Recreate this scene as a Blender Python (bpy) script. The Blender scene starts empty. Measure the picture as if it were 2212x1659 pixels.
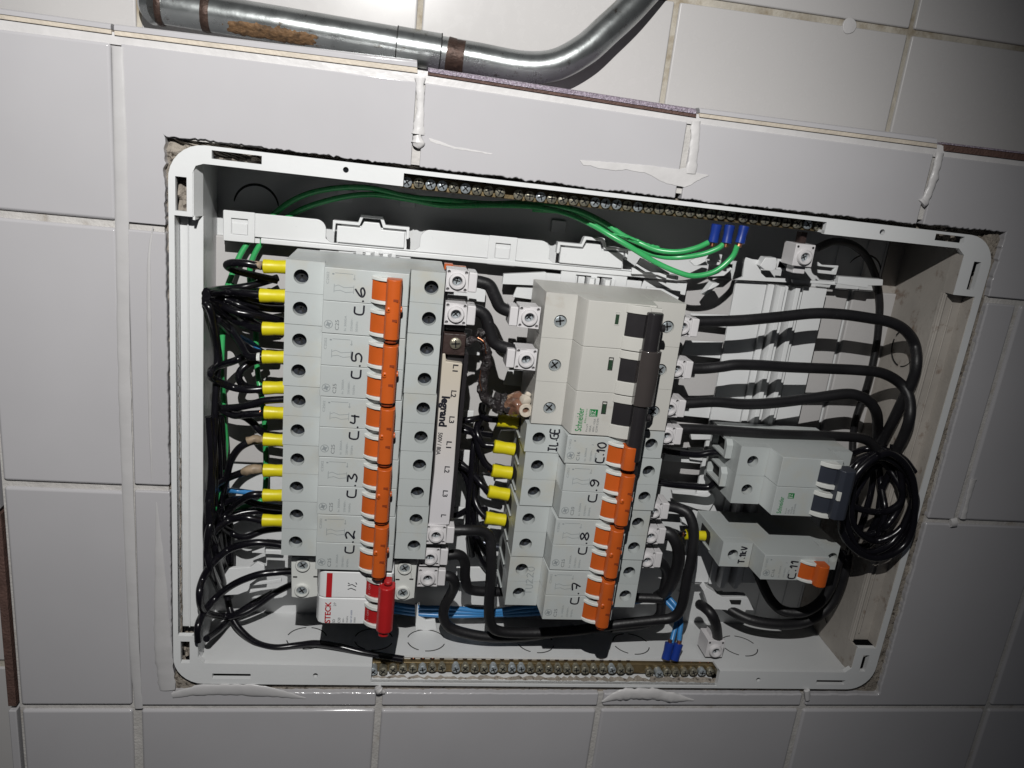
import bpy, math, random
import numpy as np
from mathutils import Vector, Matrix, noise
from mathutils.geometry import tessellate_polygon
random.seed(7)
C = bpy.context.scene.collection
# ---------------------------------------------------------------- camera, world, lamp
# local frame in millimetres: x right along the wall, y up the wall, z out of the tiled face
def rot(a, b, c):
    ca, sa, cb, sb, cc, sc = math.cos(a), math.sin(a), math.cos(b), math.sin(b), math.cos(c), math.sin(c)
    return (np.array([[cc, -sc, 0], [sc, cc, 0], [0, 0, 1]]) @ np.array([[cb, 0, sb], [0, 1, 0], [-sb, 0, cb]])
            @ np.array([[1, 0, 0], [0, ca, -sa], [0, sa, ca]]))
R = rot(0.28196352, 0.15659251, -0.06567883)
CAM = np.array([147.76, 55.54, 449.61]); F = 1679.09
def at(px, py, z=0.0):                      # where the sight line of a measured point meets depth z
    d = R.T @ np.array([(px - 1106) / F, -(py - 829.5) / F, -1.0])
    s = (z - CAM[2]) / d[2]
    q = CAM + s * d
    return (float(q[0]), float(q[1]), float(z))
def W(p): return Vector((p[0] * .001, -p[2] * .001, p[1] * .001))
cam = bpy.data.cameras.new('camera'); co = bpy.data.objects.new('camera', cam); C.objects.link(co)
M3 = np.array([[1, 0, 0], [0, 0, -1], [0, 1, 0]]) @ R.T
co.matrix_world = Matrix.Translation(W(CAM)) @ Matrix([[float(v) for v in r] for r in M3]).to_4x4()
cam.lens = 36 * F / 2212; cam.sensor_width = 36; cam.clip_start = .01; cam.clip_end = 50
bpy.context.scene.camera = co
wd = bpy.data.worlds.new('World'); bpy.context.scene.world = wd; wd.use_nodes = True
wd.node_tree.nodes['Background'].inputs[0].default_value = (.80, .86, 1.0, 1)
wd.node_tree.nodes['Background'].inputs[1].default_value = .02
LP = (119, 276, 455); LT = (124, 10, 0)
sl = bpy.data.lights.new('phone_torch', 'SPOT'); so = bpy.data.objects.new('phone_torch', sl); C.objects.link(so)
sl.energy = 13.6; sl.color = (1.0, .99, .965); sl.shadow_soft_size = .0022
sl.spot_size = math.radians(93.5); sl.spot_blend = .88
so.location = W(LP); so.rotation_euler = (W(LT) - W(LP)).to_track_quat('-Z', 'Y').to_euler()
bpy.context.scene.cycles.diffuse_bounces = 1
vs = bpy.context.scene.view_settings; vs.view_transform = 'Standard'; vs.look = 'None'; vs.exposure = 0; vs.gamma = 1
# ---------------------------------------------------------------- materials
def mat(name, col, rough=.45, metal=0., var=.06, vs_=60, bump=.0, bs=300, spec=.5, dirt_glint=None, coat=0., trans=0., rnd=0., age=None):
    m = bpy.data.materials.new(name); m.use_nodes = True
    nt = m.node_tree; N = nt.nodes; L = nt.links; b = N['Principled BSDF']
    tc = N.new('ShaderNodeTexCoord'); geo = N.new('ShaderNodeNewGeometry')
    n1 = N.new('ShaderNodeTexNoise'); n1.inputs['Scale'].default_value = vs_; n1.inputs['Detail'].default_value = 5
    L.new(geo.outputs['Position'], n1.inputs['Vector'])
    r = N.new('ShaderNodeValToRGB'); c = np.array(col)
    r.color_ramp.elements[0].position = .3; r.color_ramp.elements[1].position = .7
    r.color_ramp.elements[0].color = (*[float(x) for x in c * (1 - var)], 1)
    r.color_ramp.elements[1].color = (*[float(min(1, x)) for x in c * (1 + var)], 1)
    L.new(n1.outputs['Fac'], r.inputs['Fac']); out = r.outputs['Color']
    if dirt_glint:
        dcol, dsc, lo, hi, amt = dirt_glint
        n2 = N.new('ShaderNodeTexNoise'); n2.inputs['Scale'].default_value = dsc; n2.inputs['Detail'].default_value = 8
        n2.inputs['Roughness'].default_value = .65
        L.new(geo.outputs['Position'], n2.inputs['Vector'])
        mr = N.new('ShaderNodeMapRange'); mr.inputs['From Min'].default_value = lo; mr.inputs['From Max'].default_value = hi
        mr.inputs['To Max'].default_value = amt; L.new(n2.outputs['Fac'], mr.inputs['Value'])
        mx = N.new('ShaderNodeMixRGB'); mx.inputs['Color2'].default_value = (*dcol, 1)
        L.new(mr.outputs['Result'], mx.inputs['Fac']); L.new(out, mx.inputs['Color1']); out = mx.outputs['Color']
    if age:                       # heat-yellowed toward one end (the plastic itself has changed colour)
        acol, y0, y1, amt = age; sx = N.new('ShaderNodeSeparateXYZ'); L.new(geo.outputs['Position'], sx.inputs[0])
        ma = N.new('ShaderNodeMapRange'); ma.inputs['From Min'].default_value = y0; ma.inputs['From Max'].default_value = y1; ma.inputs['To Max'].default_value = amt
        L.new(sx.outputs['Z'], ma.inputs['Value']); mx = N.new('ShaderNodeMixRGB'); mx.inputs['Color2'].default_value = (*acol, 1)
        L.new(ma.outputs['Result'], mx.inputs['Fac']); L.new(out, mx.inputs['Color1']); out = mx.outputs['Color']
    if rnd:                       # every piece comes out of the kiln a little different
        oi = N.new('ShaderNodeObjectInfo'); mo = N.new('ShaderNodeMapRange'); mo.inputs['To Min'].default_value = 1 - rnd; mo.inputs['To Max'].default_value = 1 + rnd
        L.new(oi.outputs['Random'], mo.inputs['Value']); hs = N.new('ShaderNodeHueSaturation'); L.new(mo.outputs['Result'], hs.inputs['Value']); L.new(out, hs.inputs['Color']); out = hs.outputs['Color']
    L.new(out, b.inputs['Base Color'])
    b.inputs['Metallic'].default_value = metal
    b.inputs['Specular IOR Level'].default_value = spec
    n3 = N.new('ShaderNodeTexNoise'); n3.inputs['Scale'].default_value = 150; n3.inputs['Detail'].default_value = 3
    L.new(geo.outputs['Position'], n3.inputs['Vector'])
    m2 = N.new('ShaderNodeMapRange'); m2.inputs['To Min'].default_value = max(.02, rough - .08); m2.inputs['To Max'].default_value = min(1, rough + .08)
    L.new(n3.outputs['Fac'], m2.inputs['Value']); L.new(m2.outputs['Result'], b.inputs['Roughness'])
    if bump:
        n4 = N.new('ShaderNodeTexNoise'); n4.inputs['Scale'].default_value = bs; n4.inputs['Detail'].default_value = 4
        L.new(geo.outputs['Position'], n4.inputs['Vector'])
        bp = N.new('ShaderNodeBump'); bp.inputs['Strength'].default_value = bump; bp.inputs['Distance'].default_value = .001
        L.new(n4.outputs['Fac'], bp.inputs['Height']); L.new(bp.outputs['Normal'], b.inputs['Normal'])
    if coat: b.inputs['Coat Weight'].default_value = coat; b.inputs['Coat Roughness'].default_value = .08
    if trans: b.inputs['Transmission Weight'].default_value = trans
    return m
T = {}
T['tile'] = mat('glazed_tile', (.505, .495, .512), .11, var=.04, vs_=11, bump=.10, bs=14, rnd=.045, dirt_glint=((.30, .27, .24), 420, .70, .76, .45))
T['tile_old'] = mat('cream_glazed_tile', (.57, .555, .55), .26, var=.03, vs_=8, spec=.22, bump=.05, bs=16, dirt_glint=((.42, .37, .30), 700, .72, .80, .4))
T['grout'] = mat('grout', (.56, .54, .52), .7, var=.10, vs_=90, bump=.5, bs=500, dirt_glint=((.33, .28, .22), 60, .56, .70, .7))
T['grout_old'] = mat('stained_grout', (.52, .48, .41), .75, var=.14, vs_=60, bump=.5, bs=500, dirt_glint=((.27, .21, .13), 50, .50, .66, .8))
T['sealant'] = mat('white_sealant', (.64, .625, .625), .34, var=.06, vs_=70, bump=.35, bs=170)
T['sealant2'] = mat('smooth_sealant', (.545, .535, .54), .3, var=.05, vs_=60, bump=.15, bs=120)
T['clay'] = mat('tile_clay_body', (.115, .065, .053), .75, var=.22, vs_=120, bump=.8, bs=700)
T['bisque'] = mat('pale_tile_bisque', (.62, .55, .46), .55, var=.10, vs_=90, bump=.4, bs=500)
T['raw'] = mat('chipped_glaze', (.30, .25, .31), .25, var=.5, vs_=900, bump=1.0, bs=1100, dirt_glint=((.75, .73, .80), 1500, .58, .64, .9))  # pale specks paint the glitter highlights into the glaze colour
T['mortar'] = mat('crumbly_mortar', (.30, .265, .225), .9, var=.25, vs_=120, bump=1.0, bs=600, dirt_glint=((.07, .055, .045), 260, .56, .62, .9))
T['white'] = mat('white_plastic', (.80, .81, .815), .30, var=.02, vs_=40, bump=.03, bs=900)
T['boxplastic'] = mat('enclosure_plastic', (.75, .76, .765), .36, var=.035, vs_=20, bump=.05, bs=400, dirt_glint=((.40, .34, .29), 38, .60, .85, .30))
T['dirty'] = mat('dusty_enclosure_plastic', (.46, .425, .385), .55, var=.16, vs_=22, bump=.2, bs=300, dirt_glint=((.20, .13, .09), 85, .58, .70, .8))
T['gap'] = mat('dark_gap', (.012, .012, .012), .8)
T['grey'] = mat('light_grey_breaker_plastic', (.495, .525, .52), .42, var=.035, vs_=24, bump=.10, bs=2500, rnd=.02, dirt_glint=((.50, .46, .36), 34, .52, .72, .45))
T['grey_step'] = T['grey']
T['warm'] = mat('warm_grey_breaker_plastic', (.555, .545, .51), .42, var=.035, vs_=24, bump=.10, bs=2500, dirt_glint=((.36, .28, .20), 42, .60, .76, .5))
T['offw'] = mat('off_white_collar', (.70, .71, .68), .35, var=.03)
T['orange'] = mat('orange_toggle', (.56, .105, .015), .38, var=.08, vs_=60)
T['orange_d'] = mat('dark_orange_end', (.25, .045, .012), .42)
T['red'] = mat('red_toggle', (.44, .016, .018), .35, var=.06)
T['black'] = mat('black_toggle', (.022, .020, .022), .35)
T['navy'] = mat('dark_slate_toggle', (.035, .040, .055), .4)
T['smoke'] = mat('smoky_tube', (.055, .047, .045), .16, coat=1.)
T['wblack'] = mat('black_wire_insulation', (.006, .0055, .008), .24, var=.2, bump=.05, bs=300)
T['cblack'] = mat('black_cable_sheath', (.011, .0105, .012), .46, var=.25, bump=.15, bs=500, dirt_glint=((.07, .07, .075), 230, .66, .72, .6))
T['green'] = mat('green_wire_insulation', (.05, .42, .13), .28, var=.06)
T['blue'] = mat('blue_wire_insulation', (.05, .24, .55), .3, var=.06)
T['bferr'] = mat('blue_ferrule', (.012, .04, .26), .35, var=.15)
T['yellow'] = mat('yellow_sleeve', (.72, .62, .012), .36, var=.05, vs_=150, bump=.1, bs=300)
T['copper'] = mat('bare_copper', (.70, .30, .17), .35, 1.0, var=.2, vs_=500)
T['tan'] = mat('scorched_tan_insulation', (.33, .25, .17), .5, var=.3, vs_=200)
T['char'] = mat('charred_insulation', (.03, .025, .026), .4, var=.7, vs_=250, bump=1.0, bs=700, dirt_glint=((.30, .28, .27), 180, .59, .67, .75))
T['melt'] = mat('scorched_plastic', (.17, .085, .055), .25, var=.6, vs_=120, bump=.5, bs=250, dirt_glint=((.55, .38, .25), 70, .60, .70, .85), coat=.4)
T['brownb'] = mat('heat_browned_plastic', (.045, .028, .025), .4, var=.3, vs_=200, bump=.4, bs=500)
T['steel'] = mat('zinc_plated_screw', (.50, .55, .58), .3, .55, var=.12, vs_=400, bump=.2, bs=900)
T['dsteel'] = mat('shade_darkened_screw', (.06, .065, .08), .28, .7, var=.3, vs_=400)  # screw metal darkened to put the shade of the deep terminal holes into colour
T['brass'] = mat('brass_bar', (.24, .18, .095), .4, .7, var=.2, vs_=120, bump=.2, bs=400)
T['bscrew'] = mat('tarnished_brass_screw', (.34, .32, .25), .34, .6, var=.35, vs_=300, bump=.3, bs=900)
T['lug'] = mat('pale_lug_plastic', (.70, .68, .69), .32, var=.03)
T['comb'] = mat('pale_comb_plastic', (.68, .66, .68), .38, var=.04, vs_=30, age=((.58, .50, .36), -.145, -.07, .7))
T['print'] = mat('grey_print', (.14, .15, .16), .6)
T['faint'] = mat('faint_grey_print', (.26, .285, .295), .6)
T['ink'] = mat('black_ink', (.012, .012, .02), .5)
T['gprint'] = mat('green_print', (.02, .24, .07), .5)
T['badge'] = mat('green_badge', (.01, .19, .05), .5)
T['flag'] = mat('dark_green_flag', (.02, .05, .025), .5)
T['rprint'] = mat('red_print', (.47, .015, .02), .5)
T['bprint'] = mat('blue_print', (.16, .20, .34), .5)
T['wprint'] = mat('pink_white_print', (.6, .3, .3), .5)
def pipe_mat():
    m = mat('worn_galvanised_steel', (.38, .40, .40), .29, .9, var=.25, vs_=40, bump=.10, bs=200,
            dirt_glint=((.10, .08, .06), 140, .61, .68, .8))
    return m
T['pipe'] = pipe_mat()
T['rust'] = mat('rust_patch', (.15, .085, .04), .7, .2, var=.5, vs_=300, bump=1.0, bs=500)
T['rustd'] = mat('dark_rust', (.06, .036, .028), .5, .5, var=.4, vs_=300, bump=.6, bs=500)
# ---------------------------------------------------------------- mesh helpers
warp_on = True
def boxwarp(x, y):                          # the box sits a little out of square in its hole
    u = (x - 24) / 495.; v = (y + 291.5) / 335.5
    dx = (.3 * (1 - u) + .5 * u) * v + (-1.0 * (1 - u) - 2.5 * u) * (1 - v)
    dy = (2.0 * (1 - u) - 2.6 * u) * v + (.4 * (1 - u) - 2.0 * u) * (1 - v)
    return x + dx, y + dy
class MB:
    def __init__(s): s.v = []; s.f = []; s.mi = []; s.cur = 0
    def add(s, vs, fs):
        o = len(s.v); s.v += [tuple(map(float, p)) for p in vs]
        for f in fs: s.f.append([i + o for i in f]); s.mi.append(s.cur)
        return s
    def box(s, x0, x1, y0, y1, z0, z1):
        return s.add([(x0, y0, z0), (x1, y0, z0), (x1, y1, z0), (x0, y1, z0), (x0, y0, z1), (x1, y0, z1), (x1, y1, z1), (x0, y1, z1)],
                     [(3, 2, 1, 0), (4, 5, 6, 7), (0, 1, 5, 4), (1, 2, 6, 5), (2, 3, 7, 6), (3, 0, 4, 7)])
    def prism(s, poly, z0, z1, holes=(), ax='z', back=True):
        # ax 'z': poly in (x,y); ax 'y': poly in (x,z) extruded along y; ax 'x': poly in (y,z) extruded along x
        def P(a, b, h): return (a, b, h) if ax == 'z' else ((a, h, b) if ax == 'y' else (h, a, b))
        loops = [list(poly)] + [list(h) for h in holes]
        n = sum(map(len, loops)); flat = [q for l in loops for q in l]
        vs = [P(a, b, z0) for a, b in flat] + [P(a, b, z1) for a, b in flat]; fs = []
        if len(loops) == 1:
            fs.append(list(range(n, 2 * n)))
            if back: fs.append(list(range(n))[::-1])
        else:
            tr = tessellate_polygon([[Vector((a, b, 0)) for a, b in l] for l in loops])
            for t in tr:
                fs.append([i + n for i in t])
                if back: fs.append(list(t)[::-1])
        o = 0
        for l in loops:
            k = len(l)
            for i in range(k): fs.append((o + i, o + (i + 1) % k, n + o + (i + 1) % k, n + o + i))
            o += k
        return s.add(vs, fs)
    def tube(s, pts, r, n=12, sq=1.0, cap=True, rough=0., seed=0):
        P = [Vector(p) for p in pts]; m = len(P)
        rr = [r] * m if not hasattr(r, '__len__') else list(r)
        t = [(P[min(i + 1, m - 1)] - P[max(i - 1, 0)]).normalized() for i in range(m)]
        u = t[0].cross(Vector((0, 0, 1)))
        if u.length < .1: u = t[0].cross(Vector((0, 1, 0)))
        u.normalize(); vs = []
        for i in range(m):
            u = (u - t[i] * u.dot(t[i])).normalized(); w = t[i].cross(u)
            for k in range(n):
                a = 2 * math.pi * k / n; d = u * math.cos(a) * rr[i] + w * math.sin(a) * rr[i]
                if sq != 1.0: d.z *= sq
                if rough: d *= 1 + rough * noise.noise((P[i] + d * 1.3) * .35 + Vector((seed, 0, 0)))
                vs.append(P[i] + d)
        fs = [(i * n + k, i * n + (k + 1) % n, (i + 1) * n + (k + 1) % n, (i + 1) * n + k) for i in range(m - 1) for k in range(n)]
        if cap: fs += [list(range(n))[::-1], list(range((m - 1) * n, m * n))]
        return s.add(vs, fs)
    def lathe(s, c, prof, n=20, ax='z', cap=True):
        # prof: list of (radius, height) along axis from the centre c
        vs = []
        for r, h in prof:
            for k in range(n):
                a = 2 * math.pi * k / n; x, y = r * math.cos(a), r * math.sin(a)
                q = (x, y, h) if ax == 'z' else ((h, x, y) if ax == 'x' else (x, h, y))
                vs.append((c[0] + q[0], c[1] + q[1], c[2] + q[2]))
        m = len(prof)
        fs = [(i * n + k, i * n + (k + 1) % n, (i + 1) * n + (k + 1) % n, (i + 1) * n + k) for i in range(m - 1) for k in range(n)]
        if cap: fs += [list(range(n))[::-1], list(range((m - 1) * n, m * n))]
        return s.add(vs, fs)
    def build(s, name, m, parent=None, origin=None, bevel=0., seg=2, ang=40, flip=True):
        me = bpy.data.meshes.new(name)
        O = origin if origin is not None else (parent['_o'] if parent is not None else None)
        if O is None:
            a = np.array(s.v); O = (float((a[:, 0].min() + a[:, 0].max()) / 2), float(a[:, 1].min()), float(a[:, 2].min()))
        me.from_pydata([W((p[0] - O[0], p[1] - O[1], p[2] - O[2])) for p in s.v], [], s.f)
        if warp_on and parent is not None and parent.name.startswith('electrical_enclosure'):
            for v_, p in zip(me.vertices, s.v):
                q = boxwarp(p[0], p[1]); v_.co = W((q[0] - O[0], q[1] - O[1], p[2] - O[2]))
        ms = m if isinstance(m, (list, tuple)) else [m]
        for q in ms: me.materials.append(q)
        if len(ms) > 1: me.polygons.foreach_set('material_index', s.mi)
        import bmesh
        bm = bmesh.new(); bm.from_mesh(me); bmesh.ops.remove_doubles(bm, verts=bm.verts, dist=1e-7)
        bmesh.ops.recalc_face_normals(bm, faces=bm.faces); bm.to_mesh(me); bm.free()
        me.polygons.foreach_set('use_smooth', [True] * len(me.polygons)); me.set_sharp_from_angle(angle=math.radians(ang))
        o = bpy.data.objects.new(name, me); C.objects.link(o)
        if parent is not None:
            o.parent = parent
            if origin is not None:
                po = parent['_o']; o.location = W((O[0] - po[0], O[1] - po[1], O[2] - po[2]))
        else: o.location = W(O)
        o['_o'] = O
        if bevel:
            b = o.modifiers.new('bevel', 'BEVEL'); b.width = bevel * .001; b.segments = seg; b.limit_method = 'ANGLE'
            b.angle_limit = math.radians(35); b.harden_normals = True; b.use_clamp_overlap = True
        return o
def tag(o, label=None, cat=None, group=None, kind=None):
    if label: o['label'] = label
    if cat: o['category'] = cat
    if group: o['group'] = group
    if kind: o['kind'] = kind
    return o
def thing(name, O, label=None, cat=None, group=None, kind=None):
    o = bpy.data.objects.new(name, None); C.objects.link(o); o.location = W(O); o.empty_display_size = .01
    o['_o'] = tuple(map(float, O)); return tag(o, label, cat, group, kind)
def cr(pts, k=8):                                   # Catmull-Rom through the points
    P = [Vector(p) for p in pts]
    if len(P) < 3: k = 2
    P = [P[0] * 2 - P[1]] + P + [P[-1] * 2 - P[-2]]; out = []
    for i in range(1, len(P) - 2):
        a, b, c, d = P[i - 1:i + 3]
        for j in range(k):
            t = j / k
            out.append(.5 * ((2 * b) + (c - a) * t + (2 * a - 5 * b + 4 * c - d) * t * t + (3 * b - a - 3 * c + d) * t ** 3))
    out.append(P[-2]); return out
def circ(cx, cy, r, n=18, a0=0.): return [(cx + r * math.cos(a0 + 2 * math.pi * i / n), cy + r * math.sin(a0 + 2 * math.pi * i / n)) for i in range(n)]
def rect(x0, x1, y0, y1): return [(x0, y0), (x1, y0), (x1, y1), (x0, y1)]
def rrect(x0, x1, y0, y1, r, n=5):
    o = []
    for cx, cy, a in ((x1 - r, y1 - r, 0), (x0 + r, y1 - r, 90), (x0 + r, y0 + r, 180), (x1 - r, y0 + r, 270)):
        for i in range(n + 1):
            t = math.radians(a + 90 * i / n); o.append((cx + r * math.cos(t), cy + r * math.sin(t)))
    return o
def jag(poly, edges, amp=.5, step=2.5, seed=0):      # roughen the listed edges of a polygon
    o = []; n = len(poly)
    for i in range(n):
        a = poly[i]; b = poly[(i + 1) % n]; o.append(a)
        if i in edges:
            L = math.hypot(b[0] - a[0], b[1] - a[1]); k = max(1, int(L / step)); nx, ny = -(b[1] - a[1]) / L, (b[0] - a[0]) / L
            for j in range(1, k):
                t = j / k; v = Vector((a[0] + (b[0] - a[0]) * t, a[1] + (b[1] - a[1]) * t, seed)); q = amp * (1.1 * noise.noise(v * .11) + .9 * noise.noise(v * .47) + .8 * noise.noise(v * 1.9))
                o.append((a[0] + (b[0] - a[0]) * t + nx * q, a[1] + (b[1] - a[1]) * t + ny * q))
    return o
_tc = {}
def text(s, x, y, z, length, height, rotd, m, parent, bold=0., name='printed_text'):
    # flat print: starts at (x,y) on the baseline, reads along rotd (90 = up the wall)
    key = (s, bold)
    if key not in _tc:
        cu = bpy.data.curves.new('t', 'FONT'); cu.body = s; cu.size = 1; cu.offset = bold; cu.resolution_u = 3
        ob = bpy.data.objects.new('t', cu); C.objects.link(ob)
        dg = bpy.context.evaluated_depsgraph_get(); me = bpy.data.meshes.new_from_object(ob.evaluated_get(dg))
        bpy.data.objects.remove(ob); a = np.array([v.co[:] for v in me.vertices]); f = [list(p.vertices) for p in me.polygons]
        bpy.data.meshes.remove(me); _tc[key] = (a, f)
    a, f = _tc[key]; a = a.copy(); mn = a.min(0); mx = a.max(0)
    hy = max(mx[1] - mn[1], 1e-6)
    a[:, 0] = (a[:, 0] - mn[0]) / (mx[0] - mn[0]) * length; a[:, 1] = (a[:, 1] - mn[1]) / hy * height
    c, sn = math.cos(math.radians(rotd)), math.sin(math.radians(rotd))
    b = MB(); b.add([(x + p[0] * c - p[1] * sn, y + p[0] * sn + p[1] * c, z) for p in a], f)
    return b.build(name, m, parent)
GL = {'C': ([[(.5, .95), (.02, .9), (0, .1), (.62, 0)]], .6), '.': ([[(.05, .08), (.14, .2)]], .15),
 '6': ([[(.55, 1), (.1, .5), (.05, .15), (.35, 0), (.65, .2), (.5, .42), (.1, .3)]], .65),
 '5': ([[(.75, 1), (.15, 1), (.1, .6), (.5, .62), (.65, .3), (.4, 0), (0, .05)]], .7),
 '4': ([[(.1, 1), (.05, .5), (.7, .52)], [(.6, .9), (.55, 0)]], .7), '3': ([[(0, 1), (.55, .95), (.25, .58), (.65, .3), (.4, 0), (0, .1)]], .65),
 '2': ([[(0, .85), (.35, 1), (.55, .75), (.0, .02), (.35, .12), (.7, 0)]], .7), '7': ([[(0, .95), (.65, 1), (.35, 0)], [(.15, .5), (.6, .5)]], .65),
 '8': ([[(.35, .5), (.05, .8), (.35, 1), (.6, .8), (.35, .5), (.0, .2), (.35, 0), (.65, .25), (.35, .5)]], .65),
 '9': ([[(.55, .75), (.3, .5), (.05, .75), (.3, 1), (.55, .8), (.5, .3), (.3, 0), (.05, .1)]], .6),
 '1': ([[(0, .7), (.25, 1), (.2, 0)]], .3), '0': ([[(.3, 1), (0, .6), (.1, .1), (.4, 0), (.6, .4), (.5, .9), (.3, 1)]], .6),
 'I': ([[(0, 1), (.6, 1)], [(.3, 1), (.3, 0)], [(0, 0), (.6, 0)]], .6), 'L': ([[(0, 1), (.05, 0), (.55, .02)]], .55),
 'G': ([[(.6, 1), (.0, .8), (.0, .1), (.6, .05), (.6, .5), (.25, .5)]], .6), 'E': ([[(.6, 1), (0, 1), (0, 0), (.6, 0)], [(0, .5), (.5, .5)]], .6),
 'T': ([[(0, 1), (.7, 1)], [(.35, 1), (.35, 0)]], .65), 'k': ([[(0, 1), (0, 0)], [(.4, .7), (.05, .4), (.45, 0)]], .45), 'V': ([[(0, 1), (.25, 0), (.55, 1)]], .55), 'U': ([[(0, 1), (.1, 0), (.5, .05), (.55, 1)]], .55)}
def hand(s, x, y, z, length, height, parent, m=None, r=.5, rotd=90):
    tot = sum(GL[c][1] for c in s) + .22 * (len(s) - 1); b = MB(); u = 0
    c_, s_ = math.cos(math.radians(rotd)), math.sin(math.radians(rotd))
    for ch in s:
        st, w = GL[ch]
        for line in st:
            q = [((u + a) / tot * length, bb * height) for a, bb in line]
            q = cr([(p[0], p[1], 0) for p in q], 4) if len(q) > 2 else [Vector((*p, 0)) for p in q]
            b.tube([(x + p.x * c_ - p.y * s_, y + p.x * s_ + p.y * c_, z) for p in q], r, 6, sq=.12)
        u += w + .22
    return b.build('handwriting', m or T['ink'], parent)
def screw(b, x, y, z, r, n=16, cross=True, ang=.3, dome=.35):
    b.lathe((x, y, z), [(r, -1.2), (r, dome * r * .5), (r * .8, dome * r), (r * .3, dome * r * 1.25)], n)
    if cross:
        b.cur = 1
        for a in (ang, ang + math.pi / 2):
            ca, sa = math.cos(a), math.sin(a); w_ = r * .13; vs_ = []
            for q, hh in ((-.72, 1.1), (-.3, 1.27), (.3, 1.27), (.72, 1.1)):
                zz = z + dome * r * hh + .03 * r
                vs_ += [(x + ca * q * r - sa * w_, y + sa * q * r + ca * w_, zz), (x + ca * q * r + sa * w_, y + sa * q * r - ca * w_, zz)]
            b.add(vs_, [(0, 1, 3, 2), (2, 3, 5, 4), (4, 5, 7, 6)])
        b.cur = 0
# ---------------------------------------------------------------- the tiled wall
HX0, HX1, HY0, HY1 = 22.5, 523.5, -297.5, 46.5
wall = thing('wall', (0, -360, 0), kind='structure')
b = MB(); b.prism(rect(-70.5, 900, -600, 92), -62, -2.2, [rect(HX0 - 1, HX1 + 1, HY0 - 1, HY1 + 1)]); b.build('grout', T['grout'], wall)
def tile(poly, jedges=(), z1=0., bv=1.9):
    p = jag(poly, jedges, .8 if poly[0][1] > 40 or poly[-1][1] > 40 else .35, 1.3, len(poly)) if jedges else poly
    b = MB(); b.prism(p, -8, z1); cx = sum(q[0] for q in poly) / len(poly); cy = sum(q[1] for q in poly) / len(poly)
    return b.build('tile', T['tile'], wall, origin=(cx, cy, -8), bevel=bv, seg=5)
xs = [(-69, -2.6), (2.6, 152.8), (157, 308), (312, 463.2), (467.2, 618), (622, 773)]
tile(rect(-69, -2.6, 2, 91)); tile([(2.6, 1.8), (22.5, 1.8), (22.5, 48.8), (151.8, 47.0), (151.8, 90.5), (2.6, 91)], (1, 2), 0., 3.0)
tile([(156.5, 46.8), (305.5, 44.6), (305.5, 87), (156.5, 90.5)], (0,)); tile([(309.5, 44.4), (461.5, 44.6), (461.5, 86), (309.5, 87)], (0,))
tile([(466, 44.8), (523.5, 45.6), (523.5, 4.5), (618, 4.5), (618, 85.5), (466, 85.5)], (0, 1)); tile(rect(622, 773, 4.5, 86.5))
tile(rect(-69, -2.6, -153, -2)); tile(rect(2.6, 22.5, -152, -2), (1,)); tile(rect(524.5, 545, -152.5, .5), (3,)); tile(rect(549, 700, -152.5, .5)); tile(rect(704, 860, -152.5, .5))
tile(rect(-69, -2.6, -307.5, -157)); tile([(2.6, -307.5), (152.8, -307.5), (152.8, -297.5), (22.5, -297.5), (22.5, -156), (2.6, -156)], (2, 3))
tile(rect(157, 308, -307.5, -297.5), (2,)); tile(rect(312, 463.2, -307.5, -297.5), (2,))
tile([(467.2, -307.5), (618, -307.5), (618, -156), (524.5, -156), (524.5, -297.5), (467.2, -297.5)], (3, 4)); tile(rect(622, 773, -307.5, -156))
for x0, x1 in xs: tile(rect(x0, x1, -463, -311.5), z1=random.uniform(-.4, .4))
for x0, x1 in xs: tile(rect(x0, x1, -600, -467))
# ledge on top of the boxed-out wall: tile edges seen end on
def ledge(tl, tr, bl, br, kind):
    A, B_, D_, E_ = at(*tl)[:2], at(*tr)[:2], at(*bl)[:2], at(*br)[:2]; g = thing('ledge_tile', (D_[0], D_[1], 0)); g.parent = wall; po = wall['_o']
    g.location = W((D_[0] - po[0], D_[1] - po[1], 0 - po[2]))
    def sect(P1, P0, f0, prof):               # (fraction up the edge, z)
        return [(P0[0] + (P1[0] - P0[0]) * f, P0[1] + (P1[1] - P0[1]) * f, zz) for f, zz in prof]
    k = .36 if kind == 'raw' else (.42 if kind == 'white' else .75)
    for nm, prof, m in (('glaze', [(k, -61.5), (1, -61.5), (1, -1.5), (.93, .1), (.8, .9), (k, 1.0)], T['raw'] if kind in ('raw', 'clay') else T['tile']), ('body', [(0, -61.5), (k, -61.5), (k, .4), (0, .2)], T['bisque'] if kind == 'white' else T['clay'])):
        a = sect(A, D_, 0, prof); c = sect(B_, E_, 0, prof); n = len(prof); ins = .0015 if nm == 'body' else 0
        b = MB(); b.add(a + c, [list(range(n)), list(range(n, 2 * n))[::-1]] + [(i, (i + 1) % n, n + (i + 1) % n, n + i) for i in range(n)])
        b.build(nm, m, g, bevel=.25)
ledge((-20, 14), (240, 50), (-20, 38), (241, 74), 'white'); ledge((247, 51), (901, 129), (247, 76), (902, 158), 'white')
ledge((925, 145), (1503, 234), (924, 162), (1504, 254), 'raw'); ledge((1510, 232), (2022, 297), (1511, 253), (2024, 320), 'white')
ledge((2040, 307), (2330, 342), (2040, 326), (2330, 362), 'clay')
b = MB(); P4 = [at(*q)[:2] for q in ((-20, 36), (901, 150), (1506, 246), (2330, 352), (2330, 380), (1506, 270), (901, 178), (-20, 62))]
b.prism(P4[::-1], -40, -.9); b.build('grout', T['sealant'], wall)
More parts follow.
